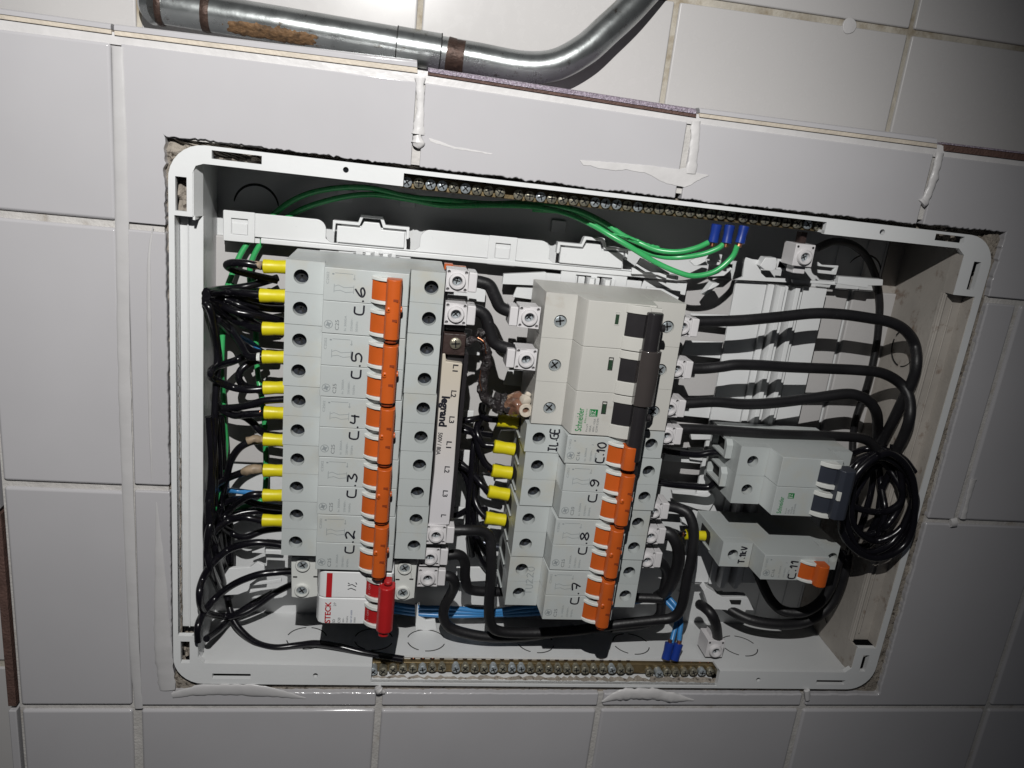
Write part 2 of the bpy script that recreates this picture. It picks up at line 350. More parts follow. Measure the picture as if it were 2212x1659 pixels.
# raw tile edges down the left corner of the boxed-out wall, and what stands beyond it
b = MB(); b.box(-77, -72.2, -309, -175, -60, -.8); b.build('edge_tile', T['clay'], wall, bevel=.5)
b = MB(); b.box(-77, -72.2, -470, -312, -60, -.4); b.build('edge_tile', T['tile'], wall, bevel=.8)
b = MB(); b.box(-77, -72.2, -172, 100, -60, -.4); b.build('edge_tile', T['tile'], wall, bevel=.8)
rec = thing('recessed_wall', (0, 0, -66), kind='structure')
b = MB(); b.prism([(-600, -700), (-72, -700), (-72, 80), (900, 80), (900, 600), (-600, 600)], -90, -64); b.build('grout', T['grout_old'], rec)
for cx0, cx1 in ((-321, -166), (-164.5, -9), (-6, 150), (153.2, 307), (310.5, 466), (469.5, 622), (625.5, 780)):
    for y0, y1 in ((-640, -484), (-480, -324), (-320, -164), (-161, -7), (-3, 161 + (0)), (165, 320)):
        if cx0 > -100 and y1 < -8: continue
        b = MB(); yy0 = 84 if y0 == -3 and cx0 > -100 else y0; b.prism([(cx0, yy0), (cx1, yy0), (cx1, y1 + (cx1 - 440) * .004), (cx0, y1 + (cx0 - 440) * .004)], -70, -62)
        b.build('tile', T['tile_old'], rec, origin=((cx0 + cx1) / 2, yy0, -70), bevel=1.2, seg=3)
# mortar packed round the box
b = MB(); n = 700; rings = 6; per = []
def perim(x0, x1, y0, y1, r, s):
    # point at fraction s round a rounded rectangle
    L = [x1 - x0 - 2 * r, math.pi * r / 2, y1 - y0 - 2 * r, math.pi * r / 2] * 2; tot = sum(L); d = s * tot
    segs = [((x0 + r, y1), (1, 0)), (x1 - r, y1 - r, 90), ((x1, y1 - r), (0, -1)), (x1 - r, y0 + r, 0), ((x1 - r, y0), (-1, 0)), (x0 + r, y0 + r, -90), ((x0, y0 + r), (0, 1)), (x0 + r, y1 - r, 180)]
    for sg, l in zip(segs, L):
        if d <= l:
            if len(sg) == 2: return (sg[0][0] + sg[1][0] * d, sg[0][1] + sg[1][1] * d)
            a = math.radians(sg[2] - 90 * d / l); return (sg[0] + r * math.cos(a), sg[1] + r * math.sin(a))
        d -= l
    return (x0 + r, y1)
vsm = []
for i in range(n):
    o = perim(HX0 - 1.5, HX1 + 1.5, HY0 - 1.5, HY1 + 1.5, .5, i / n); q = perim(27, 516, -289, 41, 20, i / n)
    for j in range(rings):
        t = j / (rings - 1); x = o[0] + (q[0] - o[0]) * t; y = o[1] + (q[1] - o[1]) * t
        top = o[1] > 46
        z = -5.5 + 3.4 * noise.noise(Vector((x, y, 0)) * .35) + 2.6 * noise.noise(Vector((x, y, 3)) * .9)
        if top and 60 < x: z = -10 + 5 * noise.noise(Vector((x * .05, y * .3, 2))) + 3.0 * noise.noise(Vector((x, y, 3)) * .5)
        if x > 517 or y < -290: z = -4.2 + .9 * noise.noise(Vector((x, y, 0)) * .22) + .7 * noise.noise(Vector((x, y, 3)) * .8)
        if t > .8: z -= 1.5
        vsm.append((x, y, min(z, -2.9)))
b.add(vsm, [(i * rings + j, ((i + 1) % n) * rings + j, ((i + 1) % n) * rings + j + 1, i * rings + j + 1) for i in range(n) for j in range(rings - 1)])
b.build('mortar', T['mortar'], wall)
# sealant smears
def smear(label, pts, wid, h=.9, z=.2, seed=0, m=None):
    P = cr([(p[0], p[1], z) for p in pts], 10); n = len(P); w = []
    for i in range(n):
        t = i / (n - 1) * (len(wid) - 1); k = min(int(t), len(wid) - 2); ww = wid[k] + (wid[k + 1] - wid[k]) * (t - k)
        w.append(max(.15, ww * (1 + .22 * noise.noise(P[i] * .25 + Vector((seed, 9, 0))))))
    b = MB(); b.tube(P, w, 14, sq=h / max(wid), rough=.25 if seed not in (9, 10, 18, 11) else .08, seed=seed)
    o = b.build('sealant_smear', m or T['sealant'], ang=80)
    return tag(o, label, 'sealant', 'white sealant smeared on the tiles')
smear('white sealant strip in the upright joint above the two-part breaker column', [at(907, 168), at(908, 235), at(903, 290)], [2.6, 2.0, 3.2], .9, .2)
smear('ragged white sealant blob under the upright joint above the left end of the brass screws', [at(900, 292), at(903, 308), at(898, 318)], [2.2, 4, 1.5], 2.2, .5, 3)
def sheet(label, px, h=.35):
    p = jag([at(x, y, 0)[:2] for x, y in px][::-1], range(len(px)), .25, 1.5, 3); b = MB(); b.prism(p, -.4, h)
    return tag(b.build('sealant_smear', T['sealant'], bevel=.25), label, 'sealant', 'white sealant smeared on the tiles')
sheet('wide thin sealant sheet with ragged lower edge above the brass screw row', [(1252, 346), (1300, 349), (1400, 357), (1466, 366), (1487, 362), (1494, 330), (1503, 330), (1502, 372), (1532, 379), (1505, 391), (1492, 400), (1478, 405), (1458, 401), (1440, 397), (1424, 390), (1408, 380), (1392, 373), (1375, 371), (1352, 366), (1330, 369), (1312, 366), (1292, 364), (1276, 358), (1260, 357)])
sheet('faint short sealant skin right of the joint over the first brass screws', [(925, 298), (950, 305), (985, 318), (1010, 321), (1066, 332), (1060, 334), (1005, 325), (980, 322), (950, 312), (930, 306)], .15)
smear('white sealant strip in the upright joint between the two upper right tiles', [at(1503, 262), at(1500, 310), at(1492, 375)], [2.8, 2.6, 3.2], .9, .2, 7)
smear('rounded sealant drip above the top right corner of the box', [at(2030, 330), at(2015, 390), at(1999, 430), at(1990, 440)], [2.6, 2.4, 2.6, 3.2], 1.8, .3, 8)
smear('broad smooth sealant band running down the left side of the box', [at(338, 1085), at(346, 1250), at(352, 1400), at(362, 1490)], [.3, 3.4, 5.4, 4.8], 1.0, .0, 9, T['sealant2'])
smear('sealant band running along under the bottom left corner of the box', [at(372, 1502), at(440, 1490), at(560, 1492), at(660, 1508)], [2.2, 4.2, 4.4, .6], 1.1, .1, 10, T['sealant2'])
smear('narrow ridge standing for the pale tile edge left of the box beside the yellow sleeves', [at(330, 490), at(322, 560), at(322, 700), at(324, 900), at(328, 1040)], [.3, .9, 1.2, .9, .3], .5, .0, 11, T['sealant2'])  # added ridge standing in for the whitish tile edge and joint line
smear('lumpy sealant patch under the right end of the lower brass bar', [at(1300, 1515), at(1340, 1500), at(1400, 1498), at(1450, 1505), at(1498, 1512)], [.8, 4.6, 4.8, 4.0, .6], 1.8, .3, 12)
smear('small sealant nub in the joint under the left end of the lower brass bar', [at(815, 1484), at(820, 1490), at(832, 1495)], [2.6, 2.8, 1.0], 2.4, .5, 13)
smear('small sealant nub in the joint below the bottom right corner of the box', [at(1742, 1490), at(1744, 1510)], [2.4, 1.8], 1.8, .5, 14)
smear('pale sealant nub at the crossing joint right of the box', [at(2052, 1130), at(2064, 1128)], [3.6, 3.0], 2.2, .5, 15)
smear('thin sealant trail up the joint at the far right of the box', [at(2080, 1120), at(2090, 1080), at(2102, 1035)], [2.2, 1.6, 2.6], .9, .2, 16)
b = MB(); x_, y_, _ = at(1834, 56, -62); pc = [(x_ + (4.7 + .5 * noise.noise(Vector((math.cos(a), math.sin(a), 5)) * 1.7)) * math.cos(a), y_ + (4.7 + .5 * noise.noise(Vector((math.cos(a), math.sin(a), 5)) * 1.7)) * math.sin(a)) for a in [k * math.pi / 14 for k in range(28)]]
b.prism(pc, -63, -61.2); tag(b.build('filler_plug', T['sealant'], bevel=.4), 'round white filler plug in a joint of the set-back wall', 'filler')
smear('wide pale sealant strip down the joint left of the box', [at(254, 100), at(262, 400), at(268, 800), at(276, 1060), at(290, 1400), at(300, 1530)], [3.0, 3.2, 3.4, 3.4, 2.9, 2.4], .6, .0, 18, T['sealant2'])
# ---------------------------------------------------------------- pipe in the recess
pg = thing('conduit_pipe', at(700, 80, -50), 'worn galvanised conduit with a rusty patch, coupled to a bend above the ledge', 'pipe')
def pz(l): return [at(x, y, z) for x, y, z in l]
b = MB(); b.tube(pz([(352, 12, -51), (600, 53, -51), (858, 97, -51)]), 10.0, 28); b.build('pipe', T['pipe'], pg)
b = MB(); P = cr(pz([(950, 113, -51), (1030, 127, -50), (1130, 145, -48), (1200, 140, -47), (1262, 108, -47), (1310, 66, -48), (1365, 14, -50), (1440, -70, -54)]), 10); b.tube(P, 9.2, 28); b.build('bend', T['pipe'], pg)
b = MB(); b.tube(pz([(856, 97, -51), (905, 105.5, -51), (952, 113.5, -51)]), 10.5, 28); b.build('coupling', T['pipe'], pg, bevel=.4)
b = MB(); b.tube(pz([(440, 26, -51), (449, 27.5, -51), (458, 29, -51)]), [10.4, 10.9, 10.4], 28); b.build('collar', T['rustd'], pg)
b = MB(); b.tube(pz([(343, 10.5, -51), (350, 11.7, -51), (357, 13, -51)]), [10.6, 11.2, 10.6], 28); b.build('collar', T['rustd'], pg)
b = MB(); b.tube(pz([(331, 6, -56), (340, 9, -53), (350, 11, -51)]), [9.4, 11.4, 10.4], 28); b.build('end_bush', T['pipe'], pg)
b = MB(); b.tube(pz([(966, 117, -51), (985, 121, -50.5), (1003, 124, -50)]), [9.9, 9.6, 9.5], 28); b.build('stained_band', T['rustd'], pg)
def patch_on(P0, P1, r, a0, a1, s0, s1, m, name):          # raised patch on the tube's skin
    P0, P1 = Vector(P0), Vector(P1); t = (P1 - P0).normalized(); u = Vector((0, 0, 1)); u = (u - t * u.dot(t)).normalized(); w = t.cross(u)
    ns, na = 46, 14; vs = []; ok = {}
    for i in range(ns):
        for j in range(na):
            s = s0 + (s1 - s0) * i / (ns - 1); a = a0 + (a1 - a0) * j / (na - 1)
            e = min(i, ns - 1 - i) / 8; e2 = min(j, na - 1 - j) / 3
            hgt = .35 + .45 * noise.noise(Vector((s * .35, a * 4, 1))) - .7 * max(0, 1 - e) - .7 * max(0, 1 - e2) + .3 * noise.noise(Vector((s, a * 9, 4)))
            vs.append(P0 + t * s + (u * math.cos(a) + w * math.sin(a)) * (r + hgt))
    b = MB(); b.add(vs, [(i * na + j, (i + 1) * na + j, (i + 1) * na + j + 1, i * na + j + 1) for i in range(ns - 1) for j in range(na - 1)])
    return b.build(name, m, pg)
patch_on(at(352, 12, -51), at(858, 97, -51), 10.0, .15, 1.25, 33, 88, T['rust'], 'rust_patch')
for px, py in ((857, 97), (951, 113)):
    b = MB(); b.tube([at(px - 1.2, py - .2, -51), at(px + 1.2, py + .2, -51)], 10.62, 28); b.build('seam', T['gap'], pg)
# ---------------------------------------------------------------- the enclosure
BZ = -66
box = thing('electrical_enclosure', (268, -290, BZ), 'open white flush-mounted distribution box with rounded corners set in the tiled wall', 'electrical box')
outer = [perim(24, 519, -291.5, 44, 19, i / 420) for i in range(420)]
inner = ([(148, 34.5), (148, 41.6), (402.5, 41.6), (402.5, 34.5), (494, 35), (499, 31), (499, 6), (514.5, 6), (514.5, -256), (499.5, -256), (499.5, -273), (495, -277),
          (397, -277), (397, -289.6), (150, -289.6), (150, -277), (43, -276), (39, -272), (39, -256), (27, -256), (27, 6), (36.3, 6), (36.3, 29), (38, 33), (42, 34.5)])
slots = [rect(46.2, 72, 37.6, 42), rect(27.6, 33.4, 8.5, 26.5), rect(476, 496, 38.3, 42.4), rect(507, 512, 10, 28),
         rect(28.5, 34, -276, -260), rect(48, 72, -287.5, -283.6), rect(474, 497, -287.5, -283.8), rect(506, 511, -276, -262)]
holes = [circ(116.5, 39.8, 1.6, 14), circ(440, 39.5, 1.8, 14), circ(113.5, -284.2, 1.7, 14), circ(428, -284, 1.7, 14)]
b = MB(); b.prism(outer, -4, -.4, [inner] + slots + holes); b.build('flange', T['boxplastic'], box, bevel=.5, seg=2)
for x0, x1, y0, y1 in ((47, 71, 38, 41.6), (28, 33, 9, 26), (477, 495, 38.6, 42), (507.3, 511.7, 10.4, 27.6), (29, 33.7, -275.6, -260.4), (48.5, 71.5, -287.2, -284), (474.5, 496.5, -287.2, -284), (506.4, 510.6, -275.6, -262.4)):
    nx, ny = 12, 8; b = MB()
    b.add([(x0 - 1 + (x1 - x0 + 2) * i / (nx - 1), y0 - 1 + (y1 - y0 + 2) * j / (ny - 1), -9.5 + 5 * noise.noise(Vector((x0 + (x1 - x0) * i / 11, y0 + (y1 - y0) * j / 7, 7)) * .55)) for i in range(nx) for j in range(ny)],
          [(i * ny + j, (i + 1) * ny + j, (i + 1) * ny + j + 1, i * ny + j + 1) for i in range(nx - 1) for j in range(ny - 1)])
    b.build('mortar_crumbs', T['mortar'], box)
# walls with draft, channel ledges
def wallq(name, pts_in, m, out, bev=.3):
    b = MB(); n = len(pts_in); b.add(pts_in + [(p[0] + out[0], p[1] + out[1], p[2]) for p in pts_in],
        [list(range(n)), list(range(n, 2 * n))[::-1]] + [(i, (i + 1) % n, n + (i + 1) % n, n + i) for i in range(n)])
    return b.build(name, m, box)
def sidewall(xb, xf, xc, m, sgn):
    b = MB(); t = 1.6 * sgn
    def slab(q): b.add(q + [(p[0] + t, p[1], p[2]) for p in q], [(0, 1, 2, 3), (7, 6, 5, 4), (0, 4, 5, 1), (1, 5, 6, 2), (2, 6, 7, 3), (3, 7, 4, 0)])
    slab([(xb, 35, BZ), (xb, -279, BZ), (xf, -278, -11), (xf, 35, -11)])
    slab([(xf, 35, -11), (xf, 6, -11), (xc, 6, -1), (xc, 35, -1)]); slab([(xf, -256, -11), (xf, -278, -11), (xc, -277, -1), (xc, -256, -1)])
    b.build('side_wall', m, box)
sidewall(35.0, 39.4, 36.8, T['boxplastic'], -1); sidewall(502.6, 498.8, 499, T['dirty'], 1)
wallq('top_wall', [(34.5, 34.6, BZ), (503.5, 35.2, BZ), (499, 35.2, -1), (402.5, 35, -1), (402.5, 35, -14), (148, 34.8, -14), (148, 34.8, -1), (36, 34.6, -1)], T['boxplastic'], (0, 1.6))
wallq('bottom_wall', [(34.5, -280, BZ), (503.5, -280, BZ), (499, -277, -1), (397, -277, -1), (397, -277.6, -14), (150, -277.6, -14), (150, -277, -1), (38.5, -277, -1)], T['boxplastic'], (0, -1.6))
b = MB(); b.box(27, 39.6, -256, 6, -13, -10.8); b.box(25.3, 27, -256, 6, -11, -1); b.box(31.2, 32.0, -256, 6, -11, -9.6); b.build('channel', T['boxplastic'], box, bevel=.5)
b = MB(); b.box(36.4, 37.6, 4.4, 6.4, -11, -1); b.box(27, 36.4, 4.6, 6, -11, -4); b.build('corner_web', T['boxplastic'], box)
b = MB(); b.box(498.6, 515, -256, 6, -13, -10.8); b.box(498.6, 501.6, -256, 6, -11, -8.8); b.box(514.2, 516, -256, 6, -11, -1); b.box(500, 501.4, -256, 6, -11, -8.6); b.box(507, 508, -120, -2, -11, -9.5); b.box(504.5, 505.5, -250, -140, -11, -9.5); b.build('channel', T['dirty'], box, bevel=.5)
b = MB(); b.box(148, 402.5, 35, 43, -16, -14); b.box(148, 402.5, 41.6, 43.4, -14, -1); b.build('busbar_recess', T['boxplastic'], box)
b = MB(); b.box(150, 397, -290, -277.7, -17, -15); b.box(150, 397, -291, -289.6, -15, -1); b.build('busbar_recess', T['boxplastic'], box, bevel=.3)
b = MB(); b.box(34, 504, -280.5, 36, BZ - 2, BZ); b.build('back_panel', T['boxplastic'], box)
# moulded rib lines near the right and left corners of the back
b = MB()
for x in (452.5, 474, 488): b.box(x, x + .8, -278, 34, BZ, BZ + .9)
b.build('rib', T['boxplastic'], box)
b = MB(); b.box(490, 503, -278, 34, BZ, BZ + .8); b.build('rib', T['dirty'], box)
# knock-outs: incomplete rings cut in the plastic
def ring_arc(cx, cy, r, a0, a1, w=.55, plane='back', k=26, y=None):
    b = MB()
    for (s0, s1) in (a0, a1) if isinstance(a0, tuple) else ((a0, a1),):
        P = []
        for i in range(k + 1):
            a = math.radians(s0 + (s1 - s0) * i / k); u, v = r * math.cos(a), r * math.sin(a)
            P.append((cx + u, cy + v, BZ + .02) if plane == 'back' else ((cx + u, y + .05 + (cy + v) * .0, cy + v) if plane == 'floor' else (y, cx + u, cy + v)))
        rr = [w * (.35 + .65 * math.sin(math.pi * i / k) ** .5 + .1) if 0 < i < k else w * .4 for i in range(k + 1)]
        if plane == 'back': b.tube(P, rr, 6, sq=.15)
        else:
            b.tube(P, rr, 6)
    return b.build('knockout', T['gap'], box)
def fl(x, z): return -280 + (z - BZ) * (3 / (-1. - BZ))
def floor_ring(cx, cz, r, arcs, w=.4):
    b = MB()
    for s0, s1 in arcs:
        P = [(cx + r * math.cos(math.radians(s0 + (s1 - s0) * i / 26)), 0, cz + r * math.sin(math.radians(s0 + (s1 - s0) * i / 26))) for i in range(27)]
        b.tube([(p[0], fl(p[0], p[2]) + .05, p[2]) for p in P], w, 6)
    return b.build('knockout', T['gap'], box)
def side_ring(x0, y, z, r, arcs, w=.4):
    b = MB()
    for s0, s1 in arcs:
        P = [(x0, y + r * math.cos(math.radians(s0 + (s1 - s0) * i / 26)), z + r * math.sin(math.radians(s0 + (s1 - s0) * i / 26))) for i in range(27)]
        b.tube(P, w, 6)
    return b.build('knockout', T['gap'], box)
ring_arc(*at(553, 452, BZ)[:2], 13.5, 8, 172, .7); ring_arc(*at(553, 552, BZ)[:2], 13.5, 100, 172, .5)
ring_arc(*at(1865, 585, BZ)[:2], 13.5, -20, 150, .5); ring_arc(*at(1868, 690, BZ)[:2], 14.5, 100, 260, .6)
for px in (668, 812, 1160, 1366, 1600):
    x = at(px, 1372, -38)[0]; floor_ring(x, -33, 13.5, ((20, 95), (115, 165), (195, 262), (278, 345)))
xx = at(925, 1370, -38)[0]; floor_ring(xx, -33, 13.5, ((20, 95), (115, 165), (195, 262), (278, 345)))
side_ring(500.1, -38, -36, 13, ((-60, 60), (75, 172), (188, 285)), .45); side_ring(500.1, -252, -38, 11, ((200, 300),), .4); side_ring(500.1, -100, -36, 13, ((70, 172),), .3)
side_ring(35.8, -40, -36, 13, ((0, 80), (100, 170), (190, 260), (280, 350)), .3); side_ring(35.8, -110, -36, 13, ((0, 80), (100, 170), (190, 260), (280, 350)), .3)
for px, py in ((745, 427), (880, 437)):
    x, y, _ = at(px, py, BZ); b = MB(); b.prism(rrect(x - 5, x + 5, y - 4, y + 4, 1), BZ, BZ + 2.2); b.build('stud', T['boxplastic'], box, bevel=.5)
for px, py in ((1205, 488),):
    x, y, _ = at(px, py, BZ); b = MB(); b.prism(rrect(x - 5, x + 5, y - 4, y + 4, 1), BZ, BZ + 2.2); b.build('stud', T['boxplastic'], box, bevel=.5)
# ---------------------------------------------------------------- mounting frame (crossbars, rails)
fr = thing('mounting_frame', (260, -120, -58), 'white plastic mounting frame with clip-topped crossbars and ribbed rails inside the box', 'mounting frame')
def deeper(b, dz=-7.):
    k = 1 - dz / 490.
    b.v = [(147.8 + (x - 147.8) * k, y * k - .7, z + dz) for x, y, z in b.v]; return b
def arcpts(cx, cy, r, a0, a1, n=6): return [(cx + r * math.cos(math.radians(a0 + (a1 - a0) * i / n)), cy + r * math.sin(math.radians(a0 + (a1 - a0) * i / n))) for i in range(n + 1)]
def crossbar(y, x0, x1, slots_, m=T['white'], up=1):
    # upright plate with notches, one part; lip below
    top = y + up * 9; base = y - up * 5
    pts = [(x0, base)]; 
    pts += [(x0, top)]
    for a, c in slots_:
        pts += [(a - 6, top)] + ([(a - 6 + 6 * math.sin(t * .262), top - up * 6 * (1 - math.cos(t * .262))) for t in range(1, 7)]) + [(a, y - up * 2), (a + 3, y - up * 4.2), (a + 8, y - up * 4.2)]
        pts += [(a + 8, y - up * 2), (a + 9, top - up * 1.5), (c - 9, top - up * 1.5), (c - 8, y - up * 2), (c - 8, y - up * 4.2), (c - 3, y - up * 4.2), (c, y - up * 2)] + [(c + 6 - 6 * math.sin((6 - t) * .262), top - up * 6 * (1 - math.cos((6 - t) * .262))) for t in range(0, 7)]
    pts = pts[:-7] + [(c + 3, y + 4), (c + 6, y + 3.4), (c + 24, base + 1), (c + 24, base)]
    if up < 0: pts = pts[::-1]
    return pts
b = MB(); b.prism(crossbar(0, 44, 300, ((104, 161), (243, 302 - 2))), -42, -40); 
deeper(b).build('crossbar', m := T['white'], fr, bevel=.35)
b = MB(); b.box(66, 330, -8.4, -5.2, -48, -38.4); deeper(b).build('lip', T['white'], fr, bevel=.6)
b = MB(); b.box(44.3, 65, -8.8, 8.2, -44, -42); b.box(44, 46, -8.5, 8.5, -52, -42); deeper(b).build('bracket', T['white'], fr)
for x0 in (48, 207):
    b = MB(); b.prism(rect(x0 - 3.5, x0 + 14.5, -8.6, 9.4), -40, -38.6, [rect(x0 + 1, x0 + 10.5, -4.4, 5)]); deeper(b).build('window_frame', T['white'], fr, bevel=.4)
    b = MB(); b.prism(rect(x0 + 1.4, x0 + 10.2, -4.3, 2.2), -41, -39.3); deeper(b).build('window_tab', T['white'], fr, bevel=.3)
def latch(x0, x1, yt, z=-38):
    cx = (x0 + x1) / 2
    o = [(x0, yt - 7), (x0, yt), (cx - 8, yt), (cx - 6.5, yt + 5), (cx + 6.5, yt + 5), (cx + 8.5, yt), (x1, yt), (x1, yt - 7), (x1 - 1.6, yt - 7.4), (x1 - 1.8, yt - 1.8), (cx + 7, yt - 1.8), (cx + 5.2, yt + 3), (cx - 5.2, yt + 3), (cx - 7, yt - 1.8), (x0 + 1.8, yt - 1.8), (x0 + 1.4, yt - 7.2)]
    b = MB(); b.prism(o, z - 5, z + .6); deeper(b).build('latch', T['white'], fr, bevel=.35)
    b = MB(); b.prism([(x0 + 2.6, yt - 13), (x0 + 2.6, yt - 3), (cx - 6.4, yt - 3), (cx - 4.6, yt + .8), (cx + 4.6, yt + .8), (cx + 6.2, yt - 3), (x1 - 2.6, yt - 3), (x1 - 2.6, yt - 13)], z - 4, z); deeper(b).build('latch_plate', T['white'], fr, bevel=.5)
latch(108, 154, 9.6); latch(247, 293.5, 9.4)
for cx in (118, 258):                        # windowed webs between crossbar and rail
    b = MB(); b.prism(rect(cx - 6, cx + 38, -20 if cx > 200 else -13, -8), -42, -39.6, [rect(cx + 4, cx + 14, -18, -10.4) if cx > 200 else rect(cx + 3, cx + 15, -11.6, -9.4), rect(cx + 18, cx + 28, -18, -10.4) if cx > 200 else rect(cx + 19, cx + 31, -11.6, -9.4)]); deeper(b).build('web', T['white'], fr, bevel=.3)
# rails behind each row of devices
def rail(xa, xb, y0, y1, wings=True):
    g = thing('rail', ((xa + xb) / 2, y0, -58)); g.parent = fr; po = fr['_o']; g.location = W((g['_o'][0] - po[0], y0 - po[1], g['_o'][2] - po[2]))
    b = MB(); w = xb - xa
    b.box(xa, xa + w * .33, y0, y1, -50, -47.5); b.build('plate', T['white'], g, bevel=.3)
    b = MB(); b.box(xa + w * .335, xa + w * .40, y0, y1, -50, -45.5); b.build('strip', T['white'], g, bevel=.3)
    for k in range(2):
        xr = xa + w * (.42 + .16 * k); q = [(xr, -50), (xr + w * .13, -50), (xr + w * .13, -45), (xr + w * .09, -45), (xr + w * .055, -39.5), (xr + w * .01, -39.5), (xr, -42)]
        b = MB(); b.prism(q, y0, y1, ax='y'); b.build('ridge', T['white'], g, bevel=.3)
    b = MB(); b.box(xa + w * .745, xb, y0, y1, -51, -48.5); b.build('plate', T['white'], g, bevel=.3)
rail(100, 166, -235, -8); rail(243, 309, -235, -12); rail(374, 441, -235, -6)
for x0, x1, ys in ((83, 100, (-22, -62, -102, -142, -182, -205)), (166, 206, (-34, -70, -118, -150, -190)), (224, 243, (-30, -90, -130, -170, -205)), (309, 341, (-18, -62, -96, -125, -150, -200)), (345, 374, (-38, -60, -104, -139, -180))):
    for i, y in enumerate(ys):
        b = MB(); b.prism([(x0, y), (x0 + 2, y + 7 + (i % 2) * 3), (x1, y + 8 + (i % 2) * 3), (x1, y - 1)], -52, -50); b.build('wing', T['white'], fr, bevel=.4)
for (poly, z) in (([(168, -52), (200, -55), (196, -95), (192, -100), (192, -125), (168, -122)], -55), ([(312, -15), (336, -16), (333, -34), (320, -34), (312, -27)], -46), ([(313, -38), (326, -38), (333, -50), (340, -66), (327, -66), (322, -58), (316, -58)], -46)):
    b = MB(); b.prism(poly, z - 2, z); b.build('gusset', T['white'], fr, bevel=.4)
# right-hand top crossbar bits
def bit(pts, z, t=2, name='crossbar_piece', m=None, zz=None):
    b = MB(); b.prism([at(x, y, z)[:2] for x, y in pts], z - t, z); return b.build(name, m or T['white'], fr, bevel=.35)
bit([(1088, 592), (1180, 588), (1180, 618), (1085, 614)], -46, 4)
bit([(1590, 604), (1605, 598), (1608, 560), (1613, 556), (1625, 560), (1640, 562), (1644, 590), (1655, 600), (1700, 602), (1704, 610), (1586, 604)], -42)
bit([(1642, 574), (1654, 556), (1677, 557), (1679, 566), (1676, 580), (1668, 586), (1652, 583)], -36, 8)
bit([(1680, 559), (1709, 562), (1709, 566), (1684, 565), (1680, 578), (1706, 579), (1708, 584), (1677, 583)], -38)
bit([(1768, 566), (1776, 572), (1812, 574), (1806, 594), (1796, 593), (1768, 590), (1768, 583), (1798, 586), (1804, 579), (1768, 575)], -38)
bit([(1366, 578), (1395, 588), (1440, 590), (1440, 602), (1420, 594), (1364, 592)], -42)
bit([(1490, 564), (1520, 550), (1531, 552), (1524, 562), (1560, 568), (1555, 550), (1560, 550), (1582, 560), (1583, 580), (1564, 596), (1530, 598), (1545, 590), (1578, 572), (1500, 574)], -44)
bit([(1812, 597), (1908, 604), (1907, 617), (1876, 617), (1874, 622), (1810, 613)], -40, 6)
bit([(1712, 604), (1752, 606), (1808, 609), (1806, 616), (1752, 612), (1712, 612)], -44)
bit([(1541, 611), (1555, 613), (1534, 632), (1520, 638)], -40, 8)
# lower crossbar bits
bit([(482, 1234), (486, 1228), (540, 1226), (556, 1214), (571, 1222), (572, 1238), (540, 1262), (538, 1272), (530, 1284), (484, 1286)], -40, 3)
bit([(535, 1262), (608, 1250), (608, 1258), (538, 1266)], -46); bit([(540, 1275), (590, 1270), (538, 1282)], -46)
bit([(573, 1188), (612, 1190), (612, 1206), (573, 1205)], -44); bit([(543, 1194), (572, 1184), (572, 1196)], -48)
bit([(986, 1226), (1020, 1226), (1060, 1226), (1052, 1255), (990, 1258)], -48); bit([(1008, 1308), (1046, 1310), (1046, 1316), (1000, 1312)], -48)
bit([(896, 1305), (903, 1305), (904, 1330), (920, 1340), (940, 1338), (944, 1362), (898, 1362)], -46)
bit([(1452, 1060), (1502, 1060), (1502, 1068), (1540, 1066), (1546, 1080), (1532, 1104), (1505, 1100), (1456, 1082)], -44, 4)
bit([(1488, 970), (1520, 970), (1518, 996), (1490, 992)], -46, 4); bit([(1472, 1122), (1498, 1122), (1500, 1130), (1520, 1134), (1520, 1142), (1474, 1134)], -46, 4)
bit([(1483, 1216), (1504, 1216), (1492, 1262), (1472, 1262)], -50); bit([(1512, 1218), (1540, 1262), (1498, 1262)], -50)
bit([(1470, 1270), (1492, 1270), (1490, 1280), (1466, 1280)], -50)
bit([(1519, 1276), (1526, 1268), (1560, 1290), (1600, 1290), (1616, 1292), (1632, 1319), (1612, 1318), (1608, 1326), (1576, 1326), (1570, 1318), (1533, 1316)], -40, 8)
b = MB(); b.prism([at(x, y, -38.5)[:2] for x, y in ((1577, 1298), (1602, 1298), (1600, 1306), (1580, 1305))], -40, -38.9); b.build('slot', T['gap'], fr)
bit([(1490, 928), (1548, 930), (1552, 950), (1494, 950)], -46, 4)
